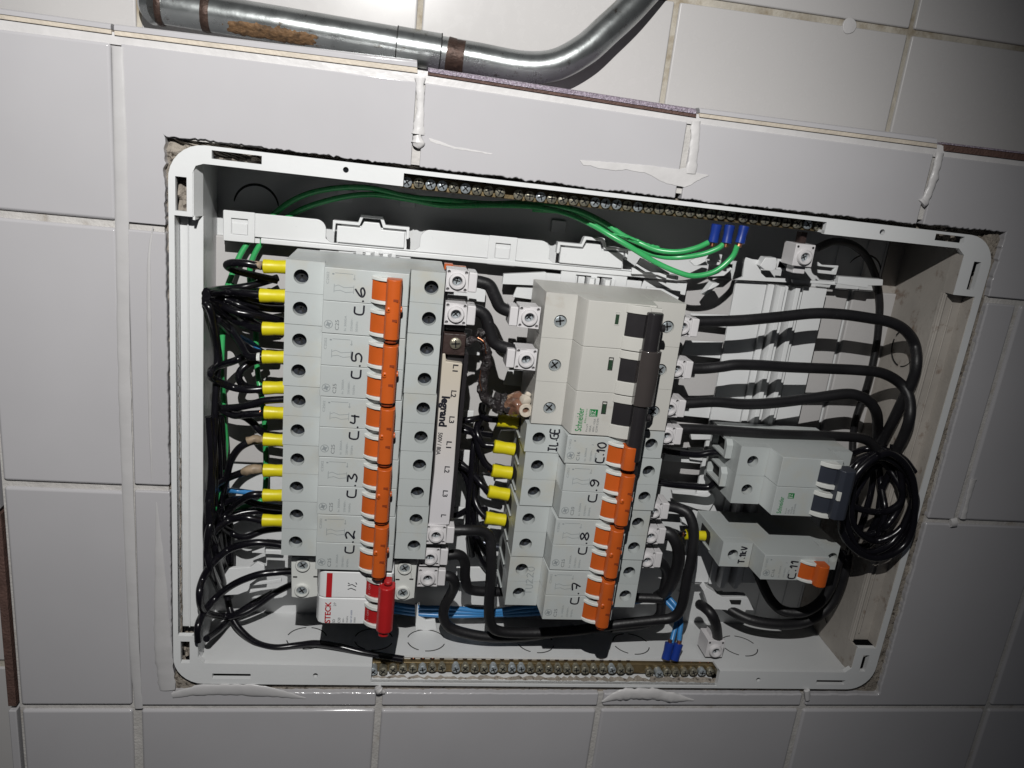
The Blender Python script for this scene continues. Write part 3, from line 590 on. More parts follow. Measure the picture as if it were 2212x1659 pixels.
# ---------------------------------------------------------------- brass busbars
def busbar(label, xs_, y, zb, up, z0=-13, rows=1):
    y = xs_[0][1]; g = thing('brass_busbar', (xs_[0][0], y, z0), label, 'busbar', 'brass earth and neutral bars of the box')
    b = MB(); P0, P1 = xs_[0], xs_[-1]; b.prism([(P0[0] - 4, P0[1] - 3.6), (P1[0] + 4, P1[1] - 3.6), (P1[0] + 4, P1[1] + 3.6), (P0[0] - 4, P0[1] + 3.6)], z0, zb); b.build('bar', T['brass'], g, bevel=.3)
    random.seed(5 if up < 0 else 9)
    for i, (x, y) in enumerate(xs_):
        b = MB(); a = random.uniform(0, 1.5); dz = random.uniform(0, .9) + (1.6 if up < 0 else 1.0) + (2.0 if (up < 0 and i in (0, 1, 29)) else 0)
        screw(b, x, y + random.uniform(-.2, .2), zb + 1 + dz, 2.9, 14, True, a, .3)
        b.lathe((x, y, zb), [(2.8, -1), (2.8, dz + 1)], 14)
        b.build('screw', [random.choice((T['bscrew'], T['bscrew'], T['steel'])), T['gap']], g, origin=(x, y, zb))
        if up < 0 and i not in (0, 1, 2, 3):                  # wire holes in the upper face
            b = MB(); b.lathe((x, y + 3.6, zb - 4), [(1.7, -.5), (1.7, .15)], 12, 'y'); b.build('wire_hole', T['rustd'], g, origin=(x, y + 3.6, zb - 4))
            b = MB(); b.lathe((x + .3, y + 3.8, zb - 4.2), [(1.0, -.1), (.6, .25)], 10, 'y'); b.build('wire_hole_screw', T['copper'], g, origin=(x, y + 3.6, zb - 4))
        if up > 0 and i % 1 == 0:
            b = MB(); b.box(x + 2.9, x + 3.6, y - 3.2, y - 1, zb, zb + 1); b.build('rib', T['brass'], g, origin=(x, y, zb))
    return g
def row(a, c, n, z): A, B_ = at(*a, z), at(*c, z); return [(A[0] + (B_[0] - A[0]) * i / (n - 1), A[1] + (B_[1] - A[1]) * i / (n - 1)) for i in range(n)]
xt = row((879, 393), (1080, 415), 9, -9) + row((1120, 421), (1580, 466), 21, -9) + row((1605, 470), (1768, 488), 8, -9)
busbar('upper brass bar with a long row of screws half shaded by the top rim', xt, 0, -11.5, 1, -20)
xb = row((806, 1450), (955, 1448), 8, -6) + row((985, 1448), (1362, 1451), 20, -6) + row((1405, 1457), (1556, 1456), 9, -6)
busbar('lower brass bar with screws, lying in the white tray at the bottom of the box', xb, 0, -11, -1, -17)
# ---------------------------------------------------------------- breakers
def collar(b, x, y0, y1, zf, w=10.5, h=5.6):
    b.prism([(x, zf - .5), (x + w, zf - .5), (x + w, zf + h), (x + w * .8, zf + h), (x + w * .5, zf + h * .86), (x + w * .22, zf + h * .52), (x, zf + .1)], y0, y1, ax='y')
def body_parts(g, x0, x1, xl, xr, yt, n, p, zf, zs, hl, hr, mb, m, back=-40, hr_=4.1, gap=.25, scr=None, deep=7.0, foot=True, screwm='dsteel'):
    # one moulded case per pole: stepped profile, holes in both shoulders
    for k in range(n):
        y1 = yt - k * p - gap * (.5 if k == 0 else .28); y0 = yt - (k + 1) * p + gap * (.5 if k == n - 1 else .28); yc = (y0 + y1) / 2
        b = MB(); prof = [(x0, back), (x0, zs - deep), (xl, zs - deep), (xl, zf), (xr, zf), (xr, zs - deep), (x1, zs - deep), (x1, back)]
        b.prism([(xl, back)] + [(xl, zs - deep), (xl + 1.2, zf)] + [(xr - 1.0, zf), (xr, zs - deep), (xr, back)], y0, y1, ax='y')
        b.box(x0, xl, y0, y1, back, zs - deep); b.box(xr, x1, y0, y1, back, zs - deep)
        o = b.build('case', m, g, bevel=.35); b = MB(); b.prism(rect(x0, xl - .02, y0, y1), zs - deep, zs, [circ(hl, yc, hr_, 20)], back=False); b.build('terminal_shroud', m, g, ang=30)
        b = MB(); b.prism(rect(xr + .02, x1, y0, y1), zs - deep, zs, [circ(hr, yc, hr_, 20)], back=False)
        b.build('terminal_shroud', m, g, ang=30)
        if x0 > 200 and x0 < 370 or p < 19 and x0 > 370:
            b = MB(); b.prism([(yc - 4.6, -29), (yc + 4.6, -29), (yc + 4.6, -14), (yc + 2, -12), (yc - 4.6, -12)], x0 - .12, x0 + .2, ax='x'); b.build('wire_port', T['gap'], g)
            b = MB(); b.box(x0 - 1.2, x0 - .1, yc - 6.6, yc - 5.6, -32, -9); b.build('port_rib', m, g, bevel=.2)
        for hx in (hl, hr):
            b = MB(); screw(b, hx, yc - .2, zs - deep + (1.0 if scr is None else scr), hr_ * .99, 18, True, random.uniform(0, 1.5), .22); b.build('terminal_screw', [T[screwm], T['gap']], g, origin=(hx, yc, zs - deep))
def toggles(g, x, yt, n, p, zf, m, md, barx=(8.2, 16.6), w=10.5, h=5.6, oh=5.4, th=1.9, bar=True, lever=10.5):
    for k in range(n):
        yc = yt - (k + .5) * p - .8
        for s, nm in ((1, 'collar'), (-1, 'collar')):
            b = MB(); ya = yc + s * oh; collar(b, x, min(ya, ya + s * th), max(ya, ya + s * th), zf, w, h); b.build(nm, T['offw'], g, bevel=.5)
        b = MB(); b.prism([(x + .5, zf - 1), (x + w + 1, zf - 1), (x + w + 1, zf + h * .75), (x + w * .6, zf + h * .68), (x + w * .25, zf + h * .4), (x + .5, zf + .2)], yc - oh + .05, yc + oh - .05, ax='y'); b.build('toggle', m, g, bevel=.3)
    if bar:
        y1 = yt - .5 * p + oh + 1.2; y0 = yt - (n - .5) * p - oh - 2.6
        b = MB(); x0, x1 = x + barx[0], x + barx[1]; z0, z1 = zf + 1, zf + lever
        prof = [(x0, z0), (x0, z1 - 2.5), (x0 + 1, z1 - .8), (x0 + 3, z1), (x1 - 3, z1), (x1 - 1, z1 - 1), (x1, z1 - 3), (x1, z0)]
        b.prism(prof, y0, y1, ax='y'); b.build('tie_bar', m, g, bevel=.5)
        if n > 1:
            b = MB(); b.prism([(x0 + 1, z0), (x0 + 1, z1 - 3), (x0 + 3, z1 - 1.6), (x1 - 3, z1 - 1.6), (x1 - 1.2, z1 - 3), (x1 - 1.2, z0)], y0 - 2.2, y0, ax='y'); b.build('bar_end', md, g, bevel=.4)
            for yy in (y1 - 10.5, y1 - 21.5):
                b = MB(); b.box(x1 - 4.2, x1 - 1.6, yy - 1.1, yy + .3, z1 - 1.6, z1 + .06); b.build('notch', md, g)
                b = MB(); b.lathe((x0 + 2.0, yy - 5.5 if yy > y1 - 15 else yy + 5, z1 - .6), [(1.6, 0), (1.3, .5), (.6, .75)], 12); b.build('nub', m, g)
            b = MB(); b.lathe((x1 - .6, (y0 + y1) / 2, z1 - 5), [(1.8, -1.5), (1.8, 1.2), (1.0, 1.6)], 14, 'x'); b.build('pivot', m, g)
def ge_print(g, x0, yt, n, p, zf, rating):
    z = zf + .05; e = yt - n * p
    b = MB(); b.prism(circ(x0 + 25.6, e + 5.2, 2.35, 26), z - .02, z, [circ(x0 + 25.6, e + 5.2, 2.0, 22)]); 
    for k in range(4):
        a = k * math.pi / 2 + .4; b.tube(cr([(x0 + 25.6 + 1.6 * math.cos(a), e + 5.2 + 1.6 * math.sin(a), z), (x0 + 25.6 + .6 * math.cos(a + .8), e + 5.2 + .6 * math.sin(a + .8), z), (x0 + 25.6 + 1.3 * math.cos(a + 1.5), e + 5.2 + 1.3 * math.sin(a + 1.5), z)], 4), .28, 5, sq=.1)
    b.prism(circ(x0 + 25.6, e + 5.2, .8, 12), z - .02, z); b.build('round_logo', T['faint'], g)
    text(rating, x0 + 31.2, e + 2.2, z, 5.6, 2.0, 90, T['print'], g)
    for dx, s, L in ((34.2, 'In 3000A', 8.6), (37.6, '230/400V~', 7.6), (40.4, '50/60Hz', 5.8)):
        text(s, x0 + dx + 1.0, e + 2.1, z, L, 1.15, 90, T['faint'], g)
    tx = yt - 2.0
    text('C2S02' if n > 1 else 'C1S02', x0 + 24.9, tx - 7, z, 6.5, 1.3, 90, T['faint'], g)
    text('1', x0 + 27.6, tx - 1.8, z, .8, 1.1, 90, T['faint'], g); text('2', x0 + 38.8, tx - 3.8, z, .9, 1.1, 90, T['faint'], g)
    b = MB()
    for ln in ([(28, -.8), (37.6, -.8)], [(38.4, -1), (38.4, -4)], [(28, -8), (30, -7.2), (33, -8.4), (38, -7.8)], [(28, -10.6), (31, -10), (34, -11), (38, -10.4)], [(38.2, -6.8), (38.2, -11.4)], [(27.8, -6.8), (27.8, -11.4)]):
        b.tube([(x0 + q[0], tx + q[1], z) for q in ln], .13, 4, sq=.1)
    if n > 1: b.build('wiring_diagram', T['faint'], g)
def ge(label, x0, yt, n, code, rating, txt2=None, p=18.2, w=88.0, hl=None, codex=None):
    g = thing('circuit_breaker', (x0, yt - n * p, -40), label, 'circuit breaker', 'grey circuit breakers with orange toggles')
    zf, zs = 24., 8.
    body_parts(g, x0, x0 + w, x0 + 21, x0 + 68.6, yt, n, p, zf, zs, x0 + 8.4, x0 + 80.6, None, T['grey'], hr_=4.1 if w > 85 else 3.7)
    toggles(g, x0 + 47.4, yt, n, p, zf, T['orange'], T['orange_d'])
    ge_print(g, x0, yt, n, p, zf, rating)
    hy = yt - n * p + (12.2 if n > 1 else 1.8); L = 15.5 if n > 1 else 12.5
    hand(code, x0 + (44.2 if n > 1 else 46.4), hy, zf + .05, L * (.93 if n > 1 else 1), 5.2, g)
    if txt2: txt2(g, x0, yt, zs)
    return g
P = 18.2
for i, (code, dx) in enumerate((('C.6', 0), ('C.5', .2), ('C.4', .9), ('C.3', 1.4), ('C.2', 2.0))):
    ge('two-pole grey breaker with orange toggles, hand-marked %s, %s' % (code, ('topmost of the left row', 'second in the left row', 'middle of the left row', 'fourth in the left row', 'fifth in the left row')[i]),
       87.4 + dx * .9, -9.4 - 2 * P * i, 2, code, 'C25')
def ilge(g, x0, yt, zs): hand('IL.GE', x0 + 20.3, yt - 16.9, zs + .05, 14.6, 5.2, g)
def faintmark(g, x0, yt, zs): hand('TU220', x0 + 16.6, yt - 27, zs + .05, 20, 4.4, g, T['faint'], .22)
def t1kv(g, x0, yt, zs): hand('T.1kV', x0 + 17.6, yt - 15.6, zs + .05, 12.5, 4.4, g)
y3 = -97.0
ge('single-pole grey breaker hand-marked C.10 and IL.GE, just under the big three-pole breaker', 232.4, y3, 1, 'C.10', 'C16', ilge, 18.1)
ge('two-pole grey breaker hand-marked C.9, below the single-pole one in the middle row', 233.6, y3 - 18.3, 2, 'C.9', 'C20', None, 18.0)
ge('two-pole grey breaker hand-marked C.8 in the middle row', 232.2, y3 - 54.8, 2, 'C.8', 'C25', None, 17.7)
ge('two-pole grey breaker hand-marked C.7, bottom of the middle row', 231.8, y3 - 90.6, 2, 'C.7', 'C25', faintmark, 17.6)
ge('single-pole grey breaker hand-marked C.11, alone at the lower right', 373.8, -171.8, 1, 'C.11', 'C16', t1kv, 18.2, 84.5)
# red breaker below the left row
g = thing('red_toggle_breaker', (113, -230, -40), 'white two-pole breaker with red toggles and red lettering under the left row', 'circuit breaker')
for k in range(2):
    y1 = -193.6 - 18.2 * k; y0 = y1 - 18.0
    b = MB(); b.prism([(112.5, -40), (112.5, 16), (114, 20.5), (117, 22), (157, 22), (158.4, 21), (158.4, -40)], y0, y1, ax='y'); b.build('case', T['white'], g, bevel=1.0, seg=3)
for x0, x1, hx in ((94.2, 112.3, 101.5), (158.6, 173, 165.4)):
    b = MB(); pl = [(x0, -197.5), (x0 + 1, -226), (x0 + 8, -227), (x1 - 1, -225), (x1, -225), (x1, -197)]
    b.prism(pl, -38, -1, [circ(hx, -202.5, 3.3, 18), circ(hx, -220.6, 3.3, 18)]); b.build('terminal_cover', T['offw'], g, bevel=.4)
    for yy in (-202.5, -220.6):
        b = MB(); b.lathe((hx, yy, -1), [(4.6, -.6), (4.6, 1.0), (4.2, 1.7), (3.3, 1.7), (3.3, -2)], 24, cap=False); b.build('terminal_ring', T['offw'], g, origin=(hx, yy, -1))
        b = MB(); screw(b, hx, yy, -1.2, 3.1, 18, True, .6, .3); b.build('terminal_screw', [T['steel'], T['gap']], g, origin=(hx, yy, -1))
    for (sx, sy) in ((x0 + 1.5, -211.5), (x1 - 4, -211)):
        b = MB(); b.box(sx, sx + 2.6, sy - .5, sy + .5, -1.5, -.9); b.build('slit', T['gap'], g)
toggles(g, 141.5, -193.6, 2, 18.2, 22, T['red'], T['rprint'], barx=(8.8, 17.5), w=10, h=6, oh=5.0, th=2.3, bar=False)
b = MB(); b.prism([(149.6, 24), (149.6, 31), (151.4, 33.7), (154.6, 34.8), (157.8, 33.6), (159.6, 31), (159.6, 24)], -228.5, -197.6, ax='y'); b.build('tie_bar', T['red'], g, bevel=1.2, seg=3)
b = MB(); b.prism([(152.5, 25), (152.5, 31), (154, 32.4), (156, 32.4), (157.4, 31), (157.4, 25)], -196.2, -193.4 - .6, ax='y'); b.prism([(151.2, 25), (151.2, 31), (153, 32.4), (156, 32.4), (157.4, 31), (157.4, 25)], -232, -228.5, ax='y'); b.build('bar_end', T['red'], g, bevel=.6)
z = 22.06
b = MB(); b.prism(rect(118.2, 121.6, -211.2, -194.6), z - .02, z); b.build('red_band', T['rprint'], g)
text('STECK', 121.6, -229.3, z, 15.0, 3.6, 90, T['rprint'], g, .03)
text('2P', 124.6, -217.4, z, 2.6, 1.5, 90, T['print'], g); text('SD', 124.4, -229, z, 2.5, 1.6, 90, T['ink'], g); text('C50', 127.6, -229, z, 3.6, 1.6, 90, T['ink'], g)
for dx, s, L, mm in ((129.9, '400V~', 3.6, 'print'), (132.2, '50/60Hz', 4.8, 'print'), (134.6, 'NBR NM 60898', 8.8, 'bprint'), (136.8, '3000A', 4, 'print')): text(s, dx, -228.8, z, L, 1.1, 90, T[mm], g)
b = MB()
for ln in ([(131, -203), (133.5, -202), (136, -203.6)], [(131, -205.5), (133, -204.6), (136, -206)], [(131, -201), (132, -201.8)], [(135.6, -200.6), (136.4, -202)]): b.tube([(q[0], q[1], z) for q in ln], .3, 5, sq=.1)
b.build('wiring_diagram', T['ink'], g)
for k in range(2): text('O - OFF', 144.6, -193.6 - 18.2 * k - 14.2, 24.9, 8.4, 1.1, 90, T['wprint'], g)
# three-pole main breaker
g = thing('main_breaker', (234.6, -96.6, -40), 'large three-pole warm-grey main breaker with black toggles and green lettering', 'circuit breaker')
yt, p = -15.4, 27.0; ZF = 24.
for k in range(3):
    y1 = yt - k * p - .08; y0 = y1 - p + .14; yc = (y0 + y1) / 2
    b = MB(); b.prism([(253.6, -40), (253.6, 8), (255.6, ZF - 1.5), (256.8, ZF), (296.5, ZF), (297.5, ZF - 1), (299.5, 8), (299.5, -40)], y0, y1, ax='y')
    b.box(234.6, 253.6, y0, y1, -40, 2); b.box(299.5, 320.2, y0, y1, -40, 2)
    b.build('case', T['warm'], g, bevel=.35); b = MB(); b.prism(rect(234.6, 253.58, y0, y1), 2, 8, [circ(245, yc - 3.2, 3.9, 22)], back=False); b.build('terminal_shroud', T['warm'], g, ang=30); b = MB(); b.prism(rect(299.52, 320.2, y0, y1), 2, 8, [circ(311, yc - 1.5, 4.0, 22)], back=False)
    b.build('terminal_shroud', T['warm'], g, ang=30)
    for hx, hy in ((245, yc - 3.2), (311, yc - 1.5)):
        b = MB(); screw(b, hx, hy, 5.6, 3.7, 22, True, (.2, 2.3, .9)[k], .25); b.build('terminal_screw', [T['steel'], T['gap']], g, origin=(hx, hy, 5))
    b = MB(); x = 279.4; oh = 6.9; yy = yc + 1.5
    # raised collar block above and below each toggle
    for s in (1, -1):
        b = MB(); ya = yy + s * oh; yb = yc + s * p / 2 * .97 if s > 0 else yc - p / 2 * .99
        b.prism([(x - .6, ZF - .5), (x + 12.8, ZF - .5), (x + 12.8, ZF + 4.6), (x + 9, ZF + 4.6), (x + 4, ZF + 3), (x, ZF + .9), (x - .6, ZF + .1)], min(ya, yb), max(ya, yb), ax='y'); b.build('collar', T['warm'], g, bevel=.4)
    b = MB(); b.prism([(x + .3, ZF - .2), (x + 13.6, ZF - .2), (x + 13.6, ZF + 4), (x + 8, ZF + 3.4), (x + 4, ZF + 2.2), (x + .3, ZF + .3)], yy - oh + .1, yy + oh - .1, ax='y'); b.build('toggle', T['black'], g, bevel=.3)
    b = MB(); fx = 272.8; fy = y1 - 5.2; b.prism(rect(fx, fx + 2.9, fy - 7.8, fy), ZF - .02, ZF + .25, [rect(fx + .35, fx + 2.55, fy - 7.4, fy - .5)]); b.build('flag_frame', T['gap'] if k else T['warm'], g)
    b = MB(); b.prism(rect(fx + .4, fx + 2.5, fy - 7.3, fy - 1.6), ZF, ZF + .1); b.build('flag', T['flag'], g)
def bar_(y0, y1, x0, x1, z0, z1, m, nm, bv=.8):
    b = MB(); w = x1 - x0
    b.prism([(x0, z0), (x0, z1 - 2.4), (x0 + w * .25, z1 - .2), (x0 + w * .5, z1), (x1 - w * .2, z1 - 1.2), (x1, z1 - 4), (x1, z0)], y0, y1, ax='y'); return b.build(nm, m, g, bevel=bv)
bar_(-97 - 12, -18.5, 289.8, 299.4, ZF, ZF + 10, T['black'], 'tie_bar'); bar_(-73.5, -40.4, 288.8, 301.4, ZF + 1, ZF + 11.5, T['smoke'], 'sleeve', .6)
b = MB(); b.prism([(296, 10), (296, 30), (299.6, 28), (301.5, 10)], -128, -62, ax='y'); b.build('tie_bar_web', T['black'], g, bevel=.5)
b = MB(); b.box(292.5, 299.5, -20.5, -16.4, ZF, ZF + 3.4); b.build('bar_stop', T['warm'], g, bevel=.5)
for yy in (-27.5, -54, -82): b = MB(); b.lathe((300, yy, 28), [(2.3, -2), (2.3, 1.6), (1.4, 2.1)], 14, 'x'); b.build('pivot', T['black'], g)
text('Schneider', 262.4, -94.2, ZF + .06, 14.6, 4.0, 90, T['gprint'], g, .015); text('Electric', 264.4, -88.8, ZF + .06, 9, 1.0, 90, T['gprint'], g)
def badge(g, x, y, s):
    b = MB(); b.prism(rrect(x, x + s * 1.1, y, y + s, .3), ZF, ZF + .05); b.build('badge', T['badge'], g); text('EZ', x + s * .78, y + s * .22, ZF + .08, s * .6, s * .5, 90, T['offw'], g)
    b = MB()
    for ln in ([(x + .5, y + .5), (x + s * 1.1 - .5, y + .5)], [(x + .5, y + .5), (x + .5, y + s - .5)]): b.tube([(q[0], q[1], ZF + .08) for q in ln], .12, 4, sq=.2)
    b.build('badge_line', T['offw'], g)
badge(g, 264.6 + 1.2, -84.6, 4.6)
for dx, s, L in ((0, 'Easy9', 4.8), (2, '100A', 4), (4, '400V~ 4.5kA', 8.4), (6, 'EZ9F33391', 9)): text(s, 266.2 + dx, -94.2, ZF + .06, L, 1.25, 90, T['print'], g)
# two-pole breaker, right
g = thing('slate_toggle_breaker', (372, -143.6, -40), 'two-pole pale grey breaker with dark slate toggles and green badge at the right', 'circuit breaker')
yt, p = -103.6, 20.0
body_parts(g, 373, 450.5, 392.6, 436, yt, 2, p, 24, 8, 382.6, 443, None, T['grey'], hr_=3.8)
for k in range(2):
    yc = yt - (k + .5) * p
    for s in (1, -1):
        b = MB(); ya = yc + s * 5.6 + .3; collar(b, 419.5, min(ya, ya + s * 2.8), max(ya, ya + s * 2.8), 24, 11, 6); b.build('collar', T['offw'], g, bevel=.6)
    b = MB(); b.prism([(420, 23), (431, 23), (431, 28.6), (426, 28), (420, 24.4)], yc - 5.2, yc + 5.8, ax='y'); b.build('toggle', T['navy'], g, bevel=.3)
b = MB(); b.prism([(429, 24), (429, 33), (431, 35), (437, 35), (439.5, 33), (439.5, 24)], -140.5, -107, ax='y'); b.build('tie_bar', T['navy'], g, bevel=.8)
b = MB(); b.box(429.3, 431.5, -127, -121, 33, 35.2); b.build('bar_tab', T['offw'], g, bevel=.3)
text('Schneider', 400.3, -142, 24.06, 11.5, 3.2, 90, T['gprint'], g, .015); badge(g, 402.6, -131.5, 3.8)
for dx, s, L in ((0, 'Easy9', 3.6), (1.8, '32A', 3), (3.6, '4.5kA', 5), (5.4, 'EZ9F33232', 7)): text(s, 404 + dx, -142, 24.06, L, 1.0, 90, T['print'], g)
for yy in (-110.5, -130.5):                 # open clamp mouths on the left end
    b = MB(); b.prism([(yy - 6.5, -28), (yy + 6.5, -28), (yy + 6.5, -6), (yy + 3, -3), (yy - 6.5, -3)], 368.5, 373, [[(yy - 4.8, -26), (yy + 4.8, -26), (yy + 4.8, -8), (yy - 4.8, -6)]], ax='x'); b.build('clamp_mouth', T['grey'], g, bevel=.4)
    b = MB(); b.prism(rect(yy - 4.8, yy + 4.8, -26, -7), 372.8, 373.1, ax='x'); b.build('clamp_inside', T['gap'], g)
# terminal slots in the visible ends of the other rows
# ---------------------------------------------------------------- comb busbar and heat-damaged block
g = thing('comb_busbar', (185, -164, -18), 'long pale comb busbar with black lettering beside the left row', 'busbar')
b = MB(); b.prism([at(*q, 3.6)[:2] for q in ((956, 764), (962, 764), (964, 781), (999, 786), (990, 880), (980.5, 1020), (971.5, 1120), (970, 1134), (926, 1134), (930, 1090), (938, 1020), (948, 870))][::-1], -16, 3.6); b.build('housing', T['comb'], g, bevel=.5)
b = MB(); b.box(191, 193.4, -165, -58, -18, 1.5); b.build('edge_strip', T['black'], g)
b = MB(); b.box(176.6, 178.4, -165, -14, -18, -4); b.build('edge_strip', T['black'], g)
z = 3.7
def dtext(s, px, py, L, H, m=T['ink'], bold=0., px0=None):
    x, y, _ = at(px, py, z); return text(s, x, y, z, L, H, -90, m, g, bold)
x, y, _ = at(949, 855, z); text('legrand', x, y, z, 19.4, 6.6, -91.5, T['ink'], g, .05)
x, y, _ = at(947, 934, z); text('500V / 80A', x, y, z, 14.6, 2.7, -91.5, T['ink'], g, .02)
for s, px, py in (('L1', 979, 787), ('L2', 975, 843), ('L3', 971, 899), ('L1', 965, 953), ('L2', 961, 1007), ('L3', 957, 1059), ('L', 953, 1111)):
    x, y, _ = at(px, py, z); text(s, x, y, z, 4.4 if len(s) > 1 else 2.0, 3.2, -91.5, T['ink'], g, .022)
g = thing('scorched_terminal_block', (183, -60, -18), 'dark brown heat-damaged terminal block with a cross-head screw above the comb busbar', 'terminal')
b = MB(); b.box(177.6, 190.8, -58.4, -45.6, -18, 3); b.build('block', T['brownb'], g, bevel=.5)
b = MB(); b.box(181, 191, -64.8, -58.6, -18, -1); b.box(178.5, 190.5, -45.2, -39.4, -20, -4); b.build('skirt', T['black'], g, bevel=.4)
b = MB(); sx, sy, _ = at(984, 742, 4); screw(b, sx, sy, 3.6, 3.4, 20, True, .1, .3); b.build('screw', [T['bscrew'], T['gap']], g)
x, y, _ = at(985, 577, -18); b = MB(); b.box(x - 7, x - 2, y - 1.6, y + 1.6, -22, -16); o = b.build('busbar_tip', T['orange']); 
tag(o, 'orange plastic tip with a copper end peeking out above the first pale lug', 'busbar end'); b = MB(); b.box(x - 2, x + 6, y - .9, y + .9, -20, -17.6); b.build('copper_end', T['copper'], o, origin=(x, y, -19))
o['_o'] = (x, y, -19)
# ---------------------------------------------------------------- screw lugs
def lug(px, py, side, label, z=6., s=1.0, rotz=0., boss=True):
    x, y, _ = at(px, py, z + 1.5); g = thing('screw_lug', (x, y, z - 18), label, 'cable lug', 'pale screw lugs on the thick cables')
    d = side
    def X(a): return x + a * d * s
    def bx(b, a0, a1, y0, y1, z0, z1): b.box(min(X(a0), X(a1)), max(X(a0), X(a1)), y + y0 * s, y + y1 * s, z0, z1)
    b = MB(); hs = [circ(X(a), y + c * s, .95 * s, 8) for a, c in ((-5, 5), (5, 5), (-5, -5), (5, -5))] + [circ(x, y, 2.75 * s, 20)]
    pl = [(-6.4, -6.6), (-6.4, 6.6), (6.2, 6.2), (6.6, -6.2)]; pl = [(X(a), y + c * s) for a, c in pl]
    if d > 0: pl = pl[::-1]
    b.prism(pl, z - 2.5, z, hs); b.build('face_plate', T['lug'], g, bevel=.3)
    b = MB(); bx(b, -6, 6, -6, 6, z - 17, z - 2.6); b.build('body', T['lug'], g, bevel=.4)
    b = MB(); b.prism([(min(X(6.6), X(11.6)), -6.0 + y), (max(X(6.6), X(11.6)), -6.0 + y), (max(X(6.6), X(11.6)), 5.4 + y), (min(X(6.6), X(11.6)), 5.6 + y)], z - 16, z - .5); b.build('cable_sleeve', T['lug'], g, bevel=.7)
    b = MB(); b.lathe((x, y, z), [(4.9 * s, -.3), (4.9 * s, 1.2), (4.4 * s, 2.1), (3.2 * s, 2.3), (2.75 * s, 1.6), (2.75 * s, -2.6)], 28, cap=False); b.build('boss', T['lug'], g)
    b = MB(); screw(b, x, y, z - 2.2, 2.6 * s, 18, True, random.uniform(0, 1.5), .3); b.build('screw', [T['steel'], T['gap']], g)
    return g
lug(988, 608, 1, 'upper of the two pale screw lugs right of the topmost left breaker'); lug(985, 680, 1, 'lower of the two pale screw lugs right of the topmost left breaker')
lug(1144, 687, -1, 'upper pale lug at the left side of the main breaker'); lug(1137, 778, -1, 'lower intact pale lug at the left side of the main breaker')
lug(942, 1158, 1, 'pale lug just under the lettered comb busbar', 5); lug(929, 1206, 1, 'middle pale lug of the three under the comb busbar', 0); lug(924, 1251, 1, 'lowest pale lug of the three under the comb busbar', 0)
for i, (px, py, nm) in enumerate(((1475, 707, 'topmost'), (1462, 799, 'second from top'), (1447, 883, 'third from top'), (1440, 943, 'lowest of the four'))): lug(px, py, 1, nm + ' pale lug on the right side of the main breaker', 0, .96)
for i, (px, py, nm) in enumerate(((1413, 1106, 'upper'), (1406, 1160, 'middle'), (1398, 1212, 'lower'))): lug(px, py, 1, nm + ' pale lug behind the right edge of the middle breaker row', -4, .95)
# lugs clamped to the brass bars
def bar_lug(px, py, z, label, down):
    x, y, _ = at(px, py, z); g = thing('bar_lug', (x, y - 8, z - 16), label, 'cable lug', 'pale lugs on the ends of the brass bars')
    b = MB(); b.prism(rect(x - 6.6, x + 6.6, y - 7, y + 7), z - 16, z, [circ(x, y - 1, 2.7, 20)]); b.build('body', T['lug'], g, bevel=.5)
    b = MB(); b.lathe((x, y - 1, z), [(4.9, -.3), (4.9, 1.6), (4.2, 2.6), (3.1, 2.6), (2.7, 1.8), (2.7, -3)], 28, cap=False); b.build('boss', T['lug'], g)
    b = MB(); screw(b, x, y - 1, z - .8, 2.6, 18, True, .5, .3); b.build('screw', [T['steel'], T['gap']], g)
    b = MB()
    for dx in (-5, 5): b.lathe((x + dx, y + 5.2, z), [(.8, -.5), (.8, .06)], 8)
    b.build('pin_hole', T['gap'], g)
    b = MB(); b.box(x - 3, x + 5, y - 12 if down else y + 7, y - 7 if down else y + 11, z - 14, z - 4); b.build('neck', T['lug'], g, bevel=.6)
    b = MB(); b.box(x - 1.6, x + 2.4, (y + 7) if down else (y - 13), (y + 14) if down else (y - 7), z - 12, z - 6); b.build('tongue', T['brownb'], g)
bar_lug(1737, 552, -14, 'pale screw lug hanging from the right end of the upper brass bar', True); bar_lug(1545, 1402, -14, 'pale screw lug on the right end of the lower brass bar', False)
# melted lug
g = thing('melted_lug', at(1120, 880, -10), 'melted browned lug with its cream ring left, at the lower left of the main breaker', 'cable lug')
mx, my, _ = at(1120, 878, 0); b = MB(); U_, V_ = 30, 20; vs_ = []
for i in range(U_):
    for j in range(V_ + 1):
        a = 2 * math.pi * i / U_; t = math.pi * j / V_; d = Vector((math.cos(a) * math.sin(t), math.sin(a) * math.sin(t), math.cos(t)))
        r_ = 1 + .28 * noise.noise(d * 1.6 + Vector((3, 1, 0))) + .1 * noise.noise(d * 5)
        vs_.append((mx + d.x * 8.2 * r_, my - 1 + d.y * 7.4 * r_, -7 + d.z * 9 * r_))
b.add(vs_, [(i * (V_ + 1) + j, ((i + 1) % U_) * (V_ + 1) + j, ((i + 1) % U_) * (V_ + 1) + j + 1, i * (V_ + 1) + j + 1) for i in range(U_) for j in range(V_)]); b.build('melted_body', T['melt'], g)
bx_, by_, _ = at(1136, 887, 3); b = MB(); b.lathe((bx_, by_, 0), [(4.3, -4), (4.3, 3), (3.9, 3.7), (2.3, 3.7), (1.9, 3), (1.9, -2)], 24, cap=False); b.build('ring', T['bisque'], g)
b = MB(); b.lathe((bx_, by_, 0), [(2.0, -2), (2.0, 1.0)], 14); b.build('ring_core', T['melt'], g)
b = MB(); b.tube(cr([at(1128, 875, -2), at(1136, 862, 0), at(1142, 850, -2)], 6), [3.0] * 4 + [3.4] * 5 + [2.0] * 4, 12, rough=.3); b.build('melted_rim', T['bisque'], g)
